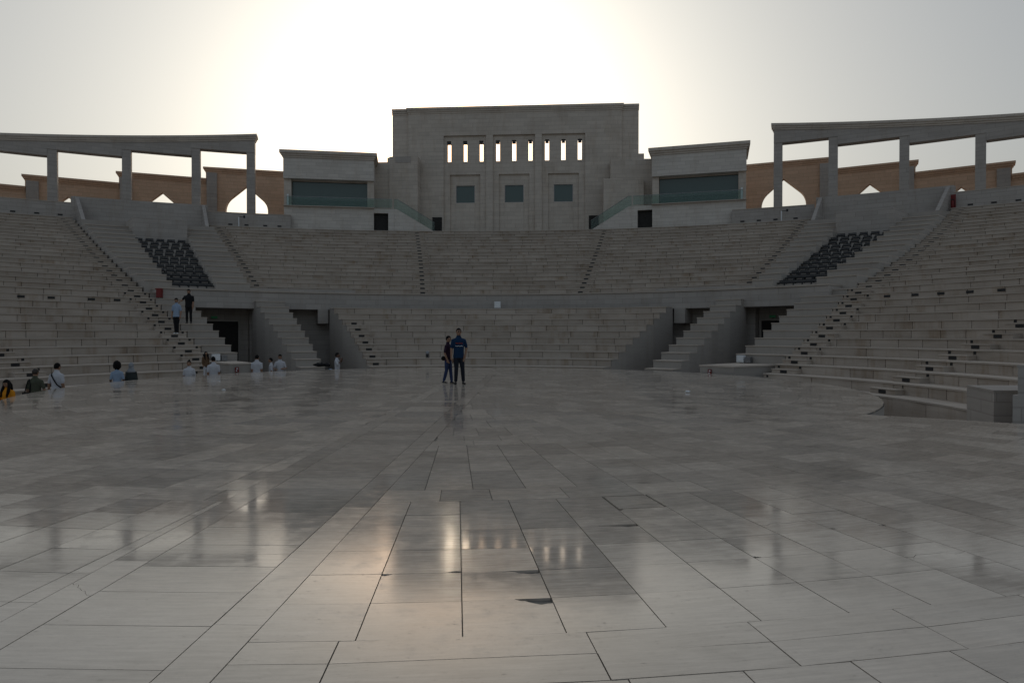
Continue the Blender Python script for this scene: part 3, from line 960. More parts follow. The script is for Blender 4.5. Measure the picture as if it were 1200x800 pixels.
# ------------------------------------------------------------------ brown arcade walls behind
def arch_wall(sg, d0, d1, da, ztop_, zapex, label, dhole=2.15):
    R = 74.4
    p0, p1 = ringpt(R, sg * d0), ringpt(R, sg * d1)
    u = (p1 - p0); L = u.length; u.normalize(); nrm = Vector((-u.y, u.x, 0))
    if nrm.dot(ringpt(R + 1, sg * d0) - p0) < 0: nrm = -nrm
    root = empty('arch_wall', (p0 + p1) / 2 + Vector((0, 0, zk(31))), label, 'wall', 'brown arch walls behind the colonnades')
    c = (ringpt(R, sg * da) - p0).dot(u)
    hw = m(dhole); spring = zapex - m(2.75)
    pts = []
    for i in range(15):
        t = i / 14.0
        # four-centred arch: round shoulder, straight to the point
        Ht = m(2.75)
        if t < 0.5:
            q = R_(48) * t / 0.5; x = hw * (-1 + 0.8 * (1 - math.cos(q))); z = spring + Ht * 0.66 * math.sin(q)
        else:
            q = (t - 0.5) / 0.5; x = hw * -0.735 * (1 - q); z = spring + Ht * (0.49 + 0.51 * q)
        pts.append((x, z))
    prof = [(-hw, zk(31))] + pts + [(-x, z) for x, z in reversed(pts[:-1])] + [(hw, zk(31))]
    zt = ztop_ - 0.5
    b = MB(); th = 0.8
    b.wallpoly([(0, zk(31)), (c - hw, zk(31)), (c - hw, zt), (0, zt)], p0, u, th, nrm)
    b.wallpoly([(c + hw, zk(31)), (L, zk(31)), (L, zt), (c + hw, zt)], p0, u, th, nrm)
    for (x0, z0), (x1, z1) in zip(prof[1:-1], prof[2:-1]):
        if abs(x1 - x0) < 1e-6: continue
        b.wallpoly([(c + x0, z0), (c + x1, z1), (c + x1, zt), (c + x0, zt)], p0, u, th, nrm)
    b.build('wall', M_brown, root)
    for ex, z0, z1 in ((0.05, -0.5, -0.34), (0.14, -0.34, -0.18), (0.24, -0.18, 0)):
        b = MB(); q = p0 - u * 0.02 - nrm * ex
        b.wallpoly([(0, ztop_ + z0), (L + ex, ztop_ + z0), (L + ex, ztop_ + z1), (0, ztop_ + z1)], q, u, th + 2 * ex, nrm)
        b.build('cornice', M_brown, root)
    b = MB(); q = p0 + u * (L - 1.0) - nrm * 0.25
    b.wallpoly([(0, zk(31)), (0.9, zk(31)), (0.9, zt - 0.02), (0, zt - 0.02)], q, u, 0.249, nrm)
    b.build('pier', M_wall, root)
    return root
LB = (15.0, 23.1, 28.65, 34.05, 39.6); LAr = (20.3, 25.95, 31.65, 36.8)
RB = (14.6, 22.5, 27.45, 32.55, 37.8); RAr = (19.4, 24.8, 29.95, 35.2)
TZ = (19.45, 18.25, 17.1, 15.95); AZ = (17.7, 16.45, 15.3, 14.2)
words = ('tallest of its row and next to the pavilion', 'second tallest of its row', 'third tallest of its row', 'lowest of its row')
for i in range(4):
    arch_wall(-1, LB[i], LB[i + 1], LAr[i], zz(TZ[i]), zz(AZ[i]), 'brown pointed-arch wall above the stand with people, ' + words[i])
    arch_wall(1, RB[i], RB[i + 1], RAr[i], zz(TZ[i]), zz(AZ[i]), 'brown pointed-arch wall above the empty stand, ' + words[i])

# ------------------------------------------------------------------ main building
root = empty('main_building', (0, m(50), zk(31)), 'tall blank stone building with narrow slots and three square windows', 'building')
Yf = m(50.0); zb = zk(31) - 0.02
b = MB()
def bx(x0, x1, yo, ye, z0, z1): b.box(m(x0), m(x1), Yf + yo, Yf + ye, z0, z1)
ZT = zz(25.3); ZB = zz(22.36); CO = ZT - 0.55
T = 0.85
bx(-11.1, -7.37, 0, T, zb, ZB); bx(-2.9, -2.2, 0, T, zb, ZB); bx(2.2, 2.9, 0, T, zb, ZB); bx(7.37, 11.1, 0, T, zb, ZB)
bx(-11.1, 11.1, 0, T, ZB, CO)
bx(-12.85, -11.1, 0.22, T + 0.1, zb, CO); bx(11.1, 12.85, 0.22, T + 0.1, zb, CO)
for c in (-5.13, 0.0, 5.13):
    e0, e1 = c - 2.24 + (0.0 if c else 0.04), c + 2.24 - (0.0 if c else 0.04)
    sl0, sl1 = zz(19.68), zz(21.85)
    xs = [e0] + [v for d in (-1.70, 0, 1.70) for v in (c + d - 0.22, c + d + 0.22)] + [e1]
    for i in range(0, 8, 2): bx(xs[i], xs[i + 1], 0.2, T - 0.02, sl0, sl1)
    bx(e0, e1, 0.2, T - 0.02, sl1, ZB - 0.004)
    bx(e0, e1, 0.2, T - 0.02, zz(18.33), sl0)
    bx(e0, c - 1.59, 0.2, T - 0.02, zb, zz(18.33)); bx(c + 1.59, e1, 0.2, T - 0.02, zb, zz(18.33))
    bx(c - 1.59, c - 0.99, 0.38, T - 0.02, zb, zz(18.33) - 0.003); bx(c + 0.99, c + 1.59, 0.38, T - 0.02, zb, zz(18.33) - 0.003)
    bx(c - 0.99, c + 0.99, 0.38, T - 0.02, zz(17.22), zz(18.33) - 0.003)
    bx(c - 0.99, c + 0.99, 0.33, T - 0.02, zb, zz(15.4))
b.box(m(-12.6), m(12.6), Yf + T + 0.12, Yf + 9, zb, zz(19.0))
b.build('wall', M_facade, root)
for ex, z0, z1 in ((0.05, 0, 0.15), (0.11, 0.15, 0.32), (0.18, 0.32, 0.55)):
    b = MB(); b.box(m(-11.1) - ex, m(11.1) + ex, Yf - ex, Yf + T + ex, CO + z0, CO + z1); b.build('cornice', M_facade, root)
    for s_ in (-1, 1):
        x0, x1 = sorted((s_ * (m(11.1) + ex + 0.002), s_ * (m(12.85) + 0.03)))
        b = MB(); b.box(x0, x1, Yf + 0.22 - ex, Yf + T + 0.1 + ex, CO + z0, CO + z1 - 0.02); b.build('cornice', M_facade, root)
for c in (-5.13, 0.0, 5.13):
    b = MB(); b.box(m(c - 0.99), m(c + 0.99), Yf + 0.52, Yf + 0.56, zz(15.4), zz(17.22)); w = b.build('window', M_glass, root)
    b = MB()
    b.box(m(c - 0.99), m(c + 0.99), Yf + 0.46, Yf + 0.52, zz(15.4), zz(15.4) + 0.05); b.box(m(c - 0.99), m(c + 0.99), Yf + 0.46, Yf + 0.52, zz(17.22) - 0.05, zz(17.22))
    b.box(m(c - 0.99), m(c - 0.99) + 0.05, Yf + 0.46, Yf + 0.52, zz(15.4) + 0.05, zz(17.22) - 0.05); b.box(m(c + 0.99) - 0.05, m(c + 0.99), Yf + 0.46, Yf + 0.52, zz(15.4) + 0.05, zz(17.22) - 0.05)
    b.build('window_frame', M_metal, w)
    for d in (-1.70, 0, 1.70):
        b = MB(); b.box(m(c + d - 0.17), m(c + d + 0.17), Yf + 0.28, Yf + 0.6, zz(21.55), zz(21.83)); b.build('slot_lamp', M_black, root)
for sx in (-8.05, 8.25):
    b = MB(); b.box(m(sx - 0.5), m(sx + 0.5), Yf - 0.06, Yf - 0.004, zb, zz(13.87)); b.build('door', M_dark, root)  # dark slab on the wall, its colour paints the shade of a door opening

# flanking masses
def mass(label, boxes, notch=None):
    root = empty('flank_block', (m(boxes[0][0] + boxes[0][1]) / 2, m(boxes[0][2]), zk(31)), label, 'building')
    for x0, x1, y0, y1, z1 in boxes:
        b = MB(); b.box(m(x0), m(x1), m(y0), m(y1), zb, zz(z1)); b.build('wall', M_facade, root)
    if notch:
        x0, x1, y, z0, z1 = notch
        b = MB(); b.box(m(x0), m(x1), m(y) - 0.03, m(y) - 0.003, zz(z0), zz(z1)); b.build('panel', M_wall, root)
mass('smooth tall stone mass between main building and pavilion, sunken panel near its top', [(-12.75, -9.8, 48.45, 49.9, 19.88), (-14.9, -12.77, 48.6, 51.5, 19.37), (-13.45, -12.9, 50.4, 51.6, 20.3)], (-12.1, -10.5, 48.45, 19.25, 19.86))
mass('two stacked stone masses between main building and pavilion, the lower one in front', [(9.1, 13.05, 47.6, 48.45, 17.1), (9.85, 14.6, 48.5, 49.9, 19.22), (12.0, 13.4, 50.2, 51.6, 20.2)])

# pavilions
def pavilion(sg, label):
    pi = Vector((sg * m(13.65), m(45.8), 0)); po = Vector((sg * m(22.0), m(43.9), 0))
    u = (po - pi); L = u.length; u.normalize(); n_ = Vector((-u.y, u.x, 0))
    if n_.y < 0: n_ = -n_
    root = empty('pavilion', (pi + po) / 2 + Vector((0, 0, zk(31))), label, 'building', 'pavilions beside the main building')
    def blk(u0, u1, y0, y1, z0, z1, nm, mt):
        b = MB(); b.wallpoly([(u0, z0), (u1, z0), (u1, z1), (u0, z1)], pi + n_ * y0, u, y1 - y0, n_); return b.build(nm, mt, root)
    D = 4.6
    za, zc, zd, ze = zz(14.15), zz(16.75), zz(18.75), zz(19.42)
    blk(0, L, 0, D, zb, za - 0.06, 'plinth_wall', M_pale)
    blk(-0.03, L + 0.03, -0.25, D - 0.05, za - 0.06, za, 'ledge', M_tread)
    blk(0, 0.55, 0.02, D - 0.02, za, zc, 'pier', M_facade); blk(L - 0.6, L, 0.02, D - 0.02, za, zc, 'pier', M_facade)
    g = blk(0.552, L - 0.602, 0.55, 0.6, za, zc - 0.12, 'window', M_glass)
    b = MB(); b.wallpoly([(0.552, zc - 0.12), (L - 0.602, zc - 0.12), (L - 0.602, zc), (0.552, zc)], pi + n_ * 0.4, u, 0.3, n_); b.build('lintel', M_tread, root)
    blk(0.552, L - 0.602, 2.2, 2.3, za, zc, 'inner_wall', M_dark)
    blk(-0.02, L + 0.02, -0.25, D, zc, zd, 'upper_wall', M_pale)
    for i, (ex, z0, z1) in enumerate(((0.08, 0, .16), (0.18, .16, .34), (0.30, .34, ze - zd))):
        blk(-ex, L + ex, -0.25 - ex, D + ex, zd + z0, zd + z1, 'cornice', M_facade)
    # glass rail along the ledge
    blk(-1.6, L - 0.25, -0.22, -0.20, za + 0.0, za + 0.75, 'glass_rail', M_rail)
    blk(-1.6, L - 0.25, -0.23, -0.19, za + 0.75, za + 0.78, 'rail_cap', M_metal)
    blk(L - 0.42, L - 0.26, -0.20, -0.04, za, za + 0.95, 'lamp_post', M_white)
    # landing with the low door, and flight of stairs with glass balustrade
    blk(-1.75, -0.002, 0.0, 1.6, zz(13.65), za - 0.06, 'landing', M_pale)
    blk(-1.745, -1.25, 0.0, 1.6, zb, zz(13.65), 'landing_pier', M_pale)
    blk(-1.24, -0.01, 0.35, 1.5, zb, zz(13.65) - 0.01, 'low_door_shade', M_dark)  # dark fill, shade of the low opening put into its colour
    q = pi - u * 1.75 + n_ * 0.05
    ln = 3.55
    b = MB(); b.wallpoly([(0, zb), (0, za - 0.06), (-0.25, za - 0.06), (-ln, zb + 0.25), (-ln, zb)], q, u, 1.5, n_); b.build('stair_flight', M_pale, root)
    b = MB(); b.wallpoly([(0, za - 0.05), (0, za + 0.8), (-0.3, za + 0.8), (-ln, zb + 1.05), (-ln, zb + 0.27), (-0.25, za - 0.05)], q - n_ * 0.03, u, 0.025, n_); b.build('glass_balustrade', M_rail, root)
    b = MB(); b.tube([q + Vector((0, 0, za + 0.82)), q - u * 0.3 + Vector((0, 0, za + 0.82)), q - u * ln + Vector((0, 0, zb + 1.07))], [0.022] * 3, 6); b.build('handrail', M_metal, root)
    return root
pavilion(-1, 'low stone pavilion with wide window beside the tall smooth mass and stairs')
pavilion(1, 'low stone pavilion with wide window beside the two stacked masses and stairs')

# ------------------------------------------------------------------ end blocks of the right stand
def stone_block(pts, z1, label, foot=None):
    P = [W(*p) for p in pts]
    c = sum(P, Vector()) / len(P)
    root = empty('end_wall', (c.x, c.y, GROUND), label, 'wall')
    b = MB(); b.prism([(p.x, p.y) for p in P], GROUND, z1 - 0.05); b.build('body', M_wall, root)
    b = MB(); b.prism([(c.x + (p.x - c.x) * 1.012, c.y + (p.y - c.y) * 1.012) for p in P], z1 - 0.05, z1); b.build('capstone', M_block, root)
    if foot:
        b = MB(); b.prism([(c.x + (p.x - c.x) * 1.06, c.y + (p.y - c.y) * 1.06) for p in P], GROUND, foot); b.build('foot_course', M_wall, root)
stone_block([(11.47, 17.2), (11.02, 15.6), (12.9, 15.5), (13.3, 17.1)], 0.29, 'lower end block closing the first rows of the stand')
stone_block([(10.75, 14.5), (14.0, 14.1), (14.4, 15.3), (11.9, 15.35)], 0.91, 'taller end wall with a foot course beside the lower end block', 0.28)

# ------------------------------------------------------------------ people
def cloth(name, c, var=0.18): return plain('cloth_' + name, c, 0.85, var=var, scale=14.0, spec=0.2)
C_skin = plain('skin', (0.30, 0.17, 0.11), 0.55, var=0.08)
C_skin2 = plain('skin_dark', (0.12, 0.065, 0.042), 0.55, var=0.08)
C_hair = plain('hair_black', (0.010, 0.009, 0.009), 0.85, spec=0.12)
C_blue = cloth('blue', (0.008, 0.030, 0.075)); C_black = cloth('black', (0.012, 0.012, 0.014)); C_navy = cloth('navy', (0.03, 0.014, 0.03))
C_jean = cloth('jean', (0.03, 0.045, 0.11)); C_djean = cloth('dark_jean', (0.016, 0.018, 0.026)); C_white = cloth('white', (0.52, 0.52, 0.55), 0.08)
C_pale = cloth('pale_blue', (0.28, 0.36, 0.48), 0.08); C_olive = cloth('olive', (0.075, 0.08, 0.055)); C_orange = cloth('orange', (0.62, 0.24, 0.015))
C_grey = cloth('grey_scarf', (0.27, 0.28, 0.30)); C_dark = cloth('charcoal', (0.035, 0.042, 0.042)); C_brown = cloth('brown', (0.14, 0.085, 0.05))
C_shoe = plain('shoe_dark', (0.02, 0.018, 0.017), 0.6); C_wshoe = plain('shoe_white', (0.6, 0.6, 0.6), 0.6)
C_eye = plain('eye_dark', (0.01, 0.008, 0.007), 0.3); C_lip = plain('lip', (0.2, 0.07, 0.06), 0.5)

def seg_d(p, a, b):
    ab = b - a; t = max(0, min(1, (p - a).dot(ab) / max(ab.length_squared, 1e-9)))
    return (p - a - ab * t).length, t

def person(loc, H, rz, label, shirt, trouser, shoe=None, skin=None, hair='short', arms=None, legs=None, sleeve=0.75, hem=0.475, wide=1.0, robe=False, head_turn=0.0, head_tip=0.0, face=False, vox=0.012, hair_mat=None, group='visitors'):
    shoe = shoe or C_shoe; skin = skin or C_skin; hair_mat = hair_mat or C_hair
    V = Vector
    root = empty('person', loc, label, 'person', group, rz)
    S = lambda *c: V(c) * H
    b = MB(); segs = []
    tz = [(.462, .088, .066, 0), (.50, .094, .070, 0), (.56, .086, .064, .002), (.63, .086, .064, .004), (.71, .094, .068, .004), (.77, .098, .066, .0), (.806, .082, .055, -.004), (.832, .052, .043, -.006), (.86, .035, .036, -.004), (.89, .033, .035, .002)]
    b.tube([S(0, y, z) for z, w, d, y in tz], [(w * H * wide, d * H * wide) for z, w, d, y in tz], 20)
    segs.append((S(0, 0, .47), S(0, 0, .80), .085 * H, 'torso')); segs.append((S(0, -.003, .856), S(0, .0, .89), .03 * H, 'skin'))
    if robe:
        rz_ = [(.845, .035, .04), (.815, .075, .06), (.77, .105, .075), (.70, .125, .095), (.55, .135, .11), (.35, .15, .125), (.05, .17, .14)]
        b.tube([S(0, 0, z) for z, w, d in rz_], [(w * H, d * H) for z, w, d in rz_], 20)
        segs.append((S(0, 0, .05), S(0, 0, .79), .14 * H, 'robe'))
    hc_ = S(0, .012, .938); rot = Matrix.Rotation(head_turn, 3, 'Z') @ Matrix.Rotation(head_tip, 3, 'X')
    hp = lambda x, y, z: hc_ + rot @ (V((x, y, z)) * H)
    b.ball(hc_, (.046 * H, .056 * H, .062 * H), 16, 12, rot=rot)
    b.ball(hp(0, .016, -.035), (.034 * H, .036 * H, .034 * H), 12, 8, rot=rot)
    b.ball(hp(0, .058, -.014), (.009 * H, .014 * H, .016 * H), 8, 6, rot=rot)
    for sx in (-1, 1): b.ball(hp(sx * .046, -.004, -.008), (.006 * H, .012 * H, .017 * H), 8, 6, rot=rot)
    segs.append((hp(0, 0, -.02), hp(0, 0, .03), .05 * H, 'skin'))
    arms = arms or {}
    for sd_, sx in (('l', -1), ('r', 1)):
        sh = S(sx * .096 * wide, -.004, .786)
        el, wr, hd = arms.get(sd_, ((.122, -.014, .635), (.122, .03, .49), (.116, .045, .42)))
        el = S(sx * el[0], el[1], el[2]); wr = S(sx * wr[0], wr[1], wr[2]); hd = S(sx * hd[0], hd[1], hd[2])
        cut = sh + (el - sh) * sleeve if sleeve <= 1 else el + (wr - el) * (sleeve - 1)
        if sleeve <= 1:
            b.tube([S(sx * .05, -.004, .806), sh, cut], [.026 * H, .031 * H, .032 * H], 12)
            b.tube([sh, el, wr], [.030 * H, .024 * H, .0165 * H], 12)
        else:
            b.tube([S(sx * .075, -.004, .80), sh, el, cut], [.036 * H, .038 * H, .030 * H, .024 * H], 12)
            b.tube([el, wr], [.022 * H, .0165 * H], 12)
        b.ball(el, .025 * H, 10, 8)
        segs.append((S(sx * .08, 0, .79), cut if sleeve <= 1 else el, .036 * H, 'shirt'))
        if sleeve <= 1: segs.append((cut, el, .024 * H, 'skin')); segs.append((el, wr, .02 * H, 'skin'))
        else: segs.append((el, cut, .024 * H, 'shirt')); segs.append((cut, wr, .018 * H, 'skin'))
        # hand: palm, four curled fingers, thumb leaving the side
        dr = (hd - wr).normalized(); side = dr.cross(V((1, 0, 0)) * sx)
        side = V((0, 1, 0)) - dr * dr.y if side.length < 0.1 else side.normalized()
        side.normalize(); nrm = dr.cross(side).normalized()
        if nrm.x * sx > 0: nrm = -nrm
        pl = .052 * H; pc = wr + dr * pl * .5
        b.tube([wr - dr * .01 * H, wr + dr * pl * .5, wr + dr * pl], [.013 * H, (.0105 * H, .022 * H) if False else .0185 * H, .017 * H], 10)
        for i, (o_, ln) in enumerate(((-.0155, .042), (-.0052, .047), (.0052, .044), (.0155, .034))):
            k0 = wr + dr * pl * .92 + side * (o_ * H)
            k1 = k0 + (dr * .85 + nrm * .3).normalized() * ln * .5 * H
            k2 = k1 + (dr * .55 + nrm * .75).normalized() * ln * .5 * H
            b.tube([k0, k1, k2], [.0056 * H, .0052 * H, .0044 * H], 6)
        t0 = wr + dr * pl * .25 + side * .014 * H; t1 = t0 + (dr * .6 + side * .7).normalized() * .026 * H; t2 = t1 + (dr * .9 + side * .1 + nrm * .3).normalized() * .022 * H
        b.tube([t0, t1, t2], [.0075 * H, .0065 * H, .005 * H], 6)
        segs.append((wr, wr + dr * .10 * H, .02 * H, 'skin'))
    legs = legs or {}
    for sd_, sx in (('l', -1), ('r', 1)):
        hp_ = S(sx * .046, 0, .50)
        kn, an, yaw = legs.get(sd_, ((.052, .012, .285), (.055, -.008, .045), .12))
        kn = S(sx * kn[0], kn[1], kn[2]); an = S(sx * an[0], an[1], an[2])
        b.tube([hp_, (hp_ + kn) / 2, kn, (kn + an) / 2, an + V((0, 0, .012 * H))], [.056 * H, .049 * H, .037 * H, .035 * H, .029 * H], 14)
        b.ball(kn, .037 * H, 10, 8)
        b.tube([an + V((0, 0, .02 * H)), an], [.024 * H, .022 * H], 10)
        fr_ = Matrix.Rotation(-sx * yaw, 3, 'Z')
        fz = an.z - .045 * H
        for (fy, fzz, rx, ry, rz2) in ((-.018, .020, .021, .026, .020), (.028, .017, .024, .046, .0165), (.066, .0135, .025, .032, .0135)):
            b.ball(V((an.x, an.y, fz)) + fr_ @ S(0, fy, fzz), (rx * H, ry * H, rz2 * H), 12, 8, rot=fr_)
        segs.append((hp_, kn, .05 * H, 'trouser')); segs.append((kn, an + V((0, 0, .012 * H)), .034 * H, 'trouser'))
        segs.append((V((an.x, an.y, fz)) + fr_ @ S(0, -.02, .015), V((an.x, an.y, fz)) + fr_ @ S(0, .08, .012), .02 * H, 'shoe'))
    me0 = b.mesh('person_raw', skin)
    ob = bpy.data.objects.new('person_raw', me0); col.objects.link(ob)
    md = ob.modifiers.new('r', 'REMESH'); md.mode = 'VOXEL'; md.voxel_size = vox
    ms = ob.modifiers.new('s', 'SMOOTH'); ms.factor = 0.5; ms.iterations = 2
    dg = bpy.context.evaluated_depsgraph_get()
    me = bpy.data.meshes.new_from_object(ob.evaluated_get(dg))
    bpy.data.objects.remove(ob)
    me.name = 'body'
    me.materials.clear()
    for mt in (skin, shirt, trouser, shoe): me.materials.append(mt)
    mi = []
    for p in me.polygons:
        c = p.center; best = None
        for a, e, r, tg in segs:
            d, t = seg_d(c, a, e); d -= r
            if best is None or d < best[0]: best = (d, tg)
        tg = best[1]
        if tg == 'torso': tg = 'shirt' if c.z > hem * H else 'trouser'
        if tg == 'trouser' and c.z > hem * H and c.z > .46 * H: tg = 'shirt'
        if tg == 'robe': tg = 'shirt'
        mi.append({'skin': 0, 'shirt': 1, 'trouser': 2, 'shoe': 3}[tg])
    me.polygons.foreach_set('material_index', mi)
    me.polygons.foreach_set('use_smooth', [True] * len(me.polygons))
    bo = bpy.data.objects.new('body', me); col.objects.link(bo); bo.parent = root
    def child(bb, nm, mt, smooth=True):
        o = bpy.data.objects.new(nm, bb.mesh(nm, mt, smooth)); col.objects.link(o); o.parent = root; return o
    # hair
    hb = MB()
    rr = random.Random(int(H * 1000))
    k = {'short': 1.07, 'curly': 1.72, 'long': 1.09, 'scarf': 1.16, 'bun': 1.07}[hair]
    hb.ball((0, 0, 0), (.046 * k, .056 * k, .062 * k), 18, 14)
    out = []
    for x, y, z in hb.v:
        lim = -.005 if hair == 'short' else (-.05 if hair in ('curly', 'scarf', 'long') else -.015)
        frontcut = y > .022 and z < (.028 if hair != 'scarf' else .03)
        low = z < lim - (.03 if y < 0 and hair == 'short' else 0)
        j = 1 + rr.uniform(-.05, .05) * (2.0 if hair == 'curly' else 0.6)
        if frontcut: x, y, z = x * .75, y * .62, z * .8
        elif low: x, y, z = x * .8, y * .8, max(z, lim - .04)
        out.append(tuple(hp(x * j, y * j - .004, z * j + .004)))
    hb.v = out
    if hair == 'long':
        for sx in (-1, 1):
            hb.tube([hp(sx * .036, .0, .03), hp(sx * .05, .012, -.04), S(sx * .06, .045, .80), S(sx * .055, .075, .70)], [.022 * H, .024 * H, .026 * H, .012 * H], 10)
        hb.tube([hp(0, -.04, .02), hp(0, -.055, -.05), S(0, -.07, .78), S(0, -.075, .66)], [(.04 * H, .02 * H), (.05 * H, .022 * H), (.055 * H, .02 * H), (.035 * H, .01 * H)], 12)
    if hair == 'scarf':
        hb.tube([hp(0, -.004, .0), hp(0, -.006, -.055), S(0, -.004, .83), S(0, 0, .80)], [(.05 * H, .058 * H), (.052 * H, .05 * H), (.085 * H, .065 * H), (.11 * H, .08 * H)], 14)
    if hair == 'bun': hb.ball(hp(0, -.03, .068), .022 * H, 10, 8)
    child(hb, 'scarf' if hair == 'scarf' else 'hair', hair_mat)
    if face:
        for sx in (-1, 1):
            e = MB(); e.ball(hp(sx * .017, .0505, .004), (.0075 * H, .004 * H, .0045 * H), 8, 6, rot=rot); child(e, 'eye', C_eye)
            e = MB(); e.ball(hp(sx * .018, .052, .015), (.011 * H, .004 * H, .0025 * H), 8, 6, rot=rot); child(e, 'eyebrow', C_hair)
        e = MB(); e.ball(hp(0, .0505, -.036), (.013 * H, .004 * H, .004 * H), 8, 6, rot=rot); child(e, 'mouth', C_lip)
    root['_h'] = H
    return root, child, S

def spot(px, d): return W((px - 600) / 800.0 * d, d)
AWAY = TH; FACE = TH + math.pi; RIGHT = TH - math.pi / 2; LEFT = TH + math.pi / 2
pocket = ((.145, -.035, .645), (.115, .035, .515), (.10, .045, .46))

man, kid, S = person(spot(537.5, 21.55), 1.76, FACE + 0.18, 'man in blue printed T-shirt and dark jeans standing on the stage beside a boy', C_blue, C_djean, face=True, wide=1.08, vox=0.009,
    arms={'l': pocket, 'r': ((.128, .0, .635), (.135, .05, .49), (.13, .07, .42))}, legs={'l': ((.068, .012, .285), (.085, -.01, .045), .25), 'r': ((.045, .03, .285), (.055, .02, .045), .2)}, head_turn=0.15)
b = MB()
for i, (x, w) in enumerate(((-.062, .018), (-.04, .014), (-.02, .02), (.004, .012), (.022, .02), (.046, .016))): b.box((x) * 1.76, (x + w) * 1.76, .066 * 1.76, .0815 * 1.76, (.722 + (i % 2) * .004) * 1.76, (.742 + (i % 3) * .003) * 1.76)
b.v = [(x, y if y < .12 else y, z) for x, y, z in b.v]
kid(b, 'shirt_print', M_red, False)
b = MB(); b.tube([S(-.066, .079, .682), S(-.04, .082, .688), S(-.015, .0835, .680), S(.015, .0835, .688), S(.04, .082, .682), S(.066, .079, .687)], [.007] * 6, 6); kid(b, 'shirt_print', M_white)
b = MB()
for sx in (-1, 1): b.ball(S(sx * .018, .070, .945), (.016 * 1.76, .006 * 1.76, .011 * 1.76), 10, 6)
o = kid(b, 'sunglasses', C_eye)
o.rotation_euler = (0, 0, 0.15)

boy, kid, S = person(spot(525.0, 21.85), 1.52, RIGHT - 0.35, 'boy in dark shirt and blue jeans standing in profile beside a man', C_navy, C_jean, face=True, wide=0.92, vox=0.009,
    legs={'l': ((.05, .035, .285), (.052, .06, .045), .1), 'r': ((.05, -.01, .285), (.052, -.07, .055), .1)}, arms={'r': ((.135, -.01, .63), (.125, .045, .50), (.12, .07, .44)), 'l': ((.135, -.02, .63), (.13, .04, .50), (.125, .06, .44))}, head_tip=-0.05)
bl = boy.location + Matrix.Rotation(RIGHT - 0.35, 3, 'Z') @ Vector((0, -.16, .53 * 1.52))
wb = empty('waist_bag', bl, 'small black waist bag worn by the boy beside the man', 'bag', None, RIGHT - 0.35)
b = MB(); b.ball((0, 0, 0), (.12, .065, .075), 12, 8); o = b.build('pouch', C_black, smooth=True); o.parent = wb
b = MB(); b.tube([(0.155 * math.cos(t / 12 * 2 * math.pi), .14 + .115 * math.sin(t / 12 * 2 * math.pi), 0.02) for t in range(13)], [.012] * 13, 6, cap=False); o = b.build('belt', C_black, smooth=True); o.parent = wb

def on_ring(px, r):
    lo_, hi_ = 18.0, 60.0
    for _ in range(50):
        md_ = (lo_ + hi_) / 2
        if spot(px, md_).length < r: lo_ = md_
        else: hi_ = md_
    return spot(px, lo_)
p = on_ring(207, rk(6, 0) - 0.2); p.z = zk(5) + 0.178
person(p, 1.72, FACE, 'person in pale blue T-shirt, black trousers and white shoes on the stairway', C_pale, C_black, shoe=C_wshoe, face=True, wide=0.95, head_tip=-0.2,
       legs={'l': ((.035, .012, .285), (.03, -.008, .045), .12), 'r': ((.035, .012, .285), (.03, -.008, .045), .12)})
p = on_ring(221.5, rk(7, 0) + 0.35); p.z = zk(7)
person(p, 1.74, FACE + 0.2, 'man all in black standing on the giant steps behind the pale blue shirt', C_black, C_black, face=True, wide=1.15, head_tip=-0.2,
       arms={'r': ((.165, .05, .68), (.21, .11, .64), (.235, .13, .61))})

G = GROUND
def gp(px, d, z=G):
    v = spot(px, d); v.z = z; return v
fold = ((.145, .01, .64), (.10, .105, .62), (.04, .12, .63))
person(gp(8, 17.4), 1.46, FACE - 0.1, 'woman with long dark hair in orange top looking down at a phone', C_orange, C_jean, hair='long', sleeve=1.8, arms={'l': fold, 'r': fold}, head_tip=-0.35, face=True)
person(gp(41, 19.6), 1.63, AWAY + 0.1, 'person in olive shirt with a shoulder bag seen from behind', C_olive, C_djean, hair='short', wide=1.05, arms={'r': ((.15, .0, .635), (.18, .02, .49), (.20, .03, .43))}, hair_mat=plain('hair_brown', (.03, .02, .014), .5))
sbp = gp(31.5, 19.5, G + 0.66)
sb = empty('shoulder_bag', sbp, 'dark shoulder bag hanging beside the person in olive shirt', 'bag', None, AWAY)
b = MB(); b.box(-.10, .10, -.07, .07, 0, .30); bmv = b.build('bag_body', C_black); bmv.parent = sb
b = MB(); b.tube([(-.07, 0, .30), (-.02, 0, .52), (.06, 0, .68), (.10, -.02, .52), (.07, 0, .30)], [.014] * 5, 6); o = b.build('strap', C_black); o.parent = sb
wm, kid, S = person(gp(66.5, 20.9), 1.74, AWAY - 0.1, 'man in white T-shirt with a black strap across his back', C_white, C_djean, wide=1.1, arms={'l': ((.15, .0, .635), (.18, .02, .49), (.20, .03, .43))})
b = MB(); b.tube([S(-.085, -.0, .835), S(-.05, -.075, .80), S(0, -.083, .72), S(.06, -.080, .63), S(.105, -.03, .57)], [(.022, .008)] * 5, 8); kid(b, 'bag_strap', C_black)
person(gp(137, 24.0), 1.62, AWAY + 0.5, 'woman with big curly black hair in pale blue top', C_pale, C_djean, hair='curly', skin=C_skin2, wide=0.92)
person(gp(153.5, 24.4), 1.60, AWAY + 0.2, 'woman in grey headscarf and charcoal robe', C_dark, C_dark, hair='scarf', robe=True, sleeve=1.9, hair_mat=C_grey, wide=0.85, arms={'l': ((.10, .03, .64), (.08, .09, .54), (.06, .10, .48)), 'r': ((.10, .03, .64), (.08, .09, .54), (.06, .10, .48))})
person(gp(221.5, 26.2), 1.62, FACE + 0.2, 'boy in white T-shirt with tuft of hair, facing the stage, below the stairway', C_white, C_djean, hair='bun', face=True, wide=1.0)
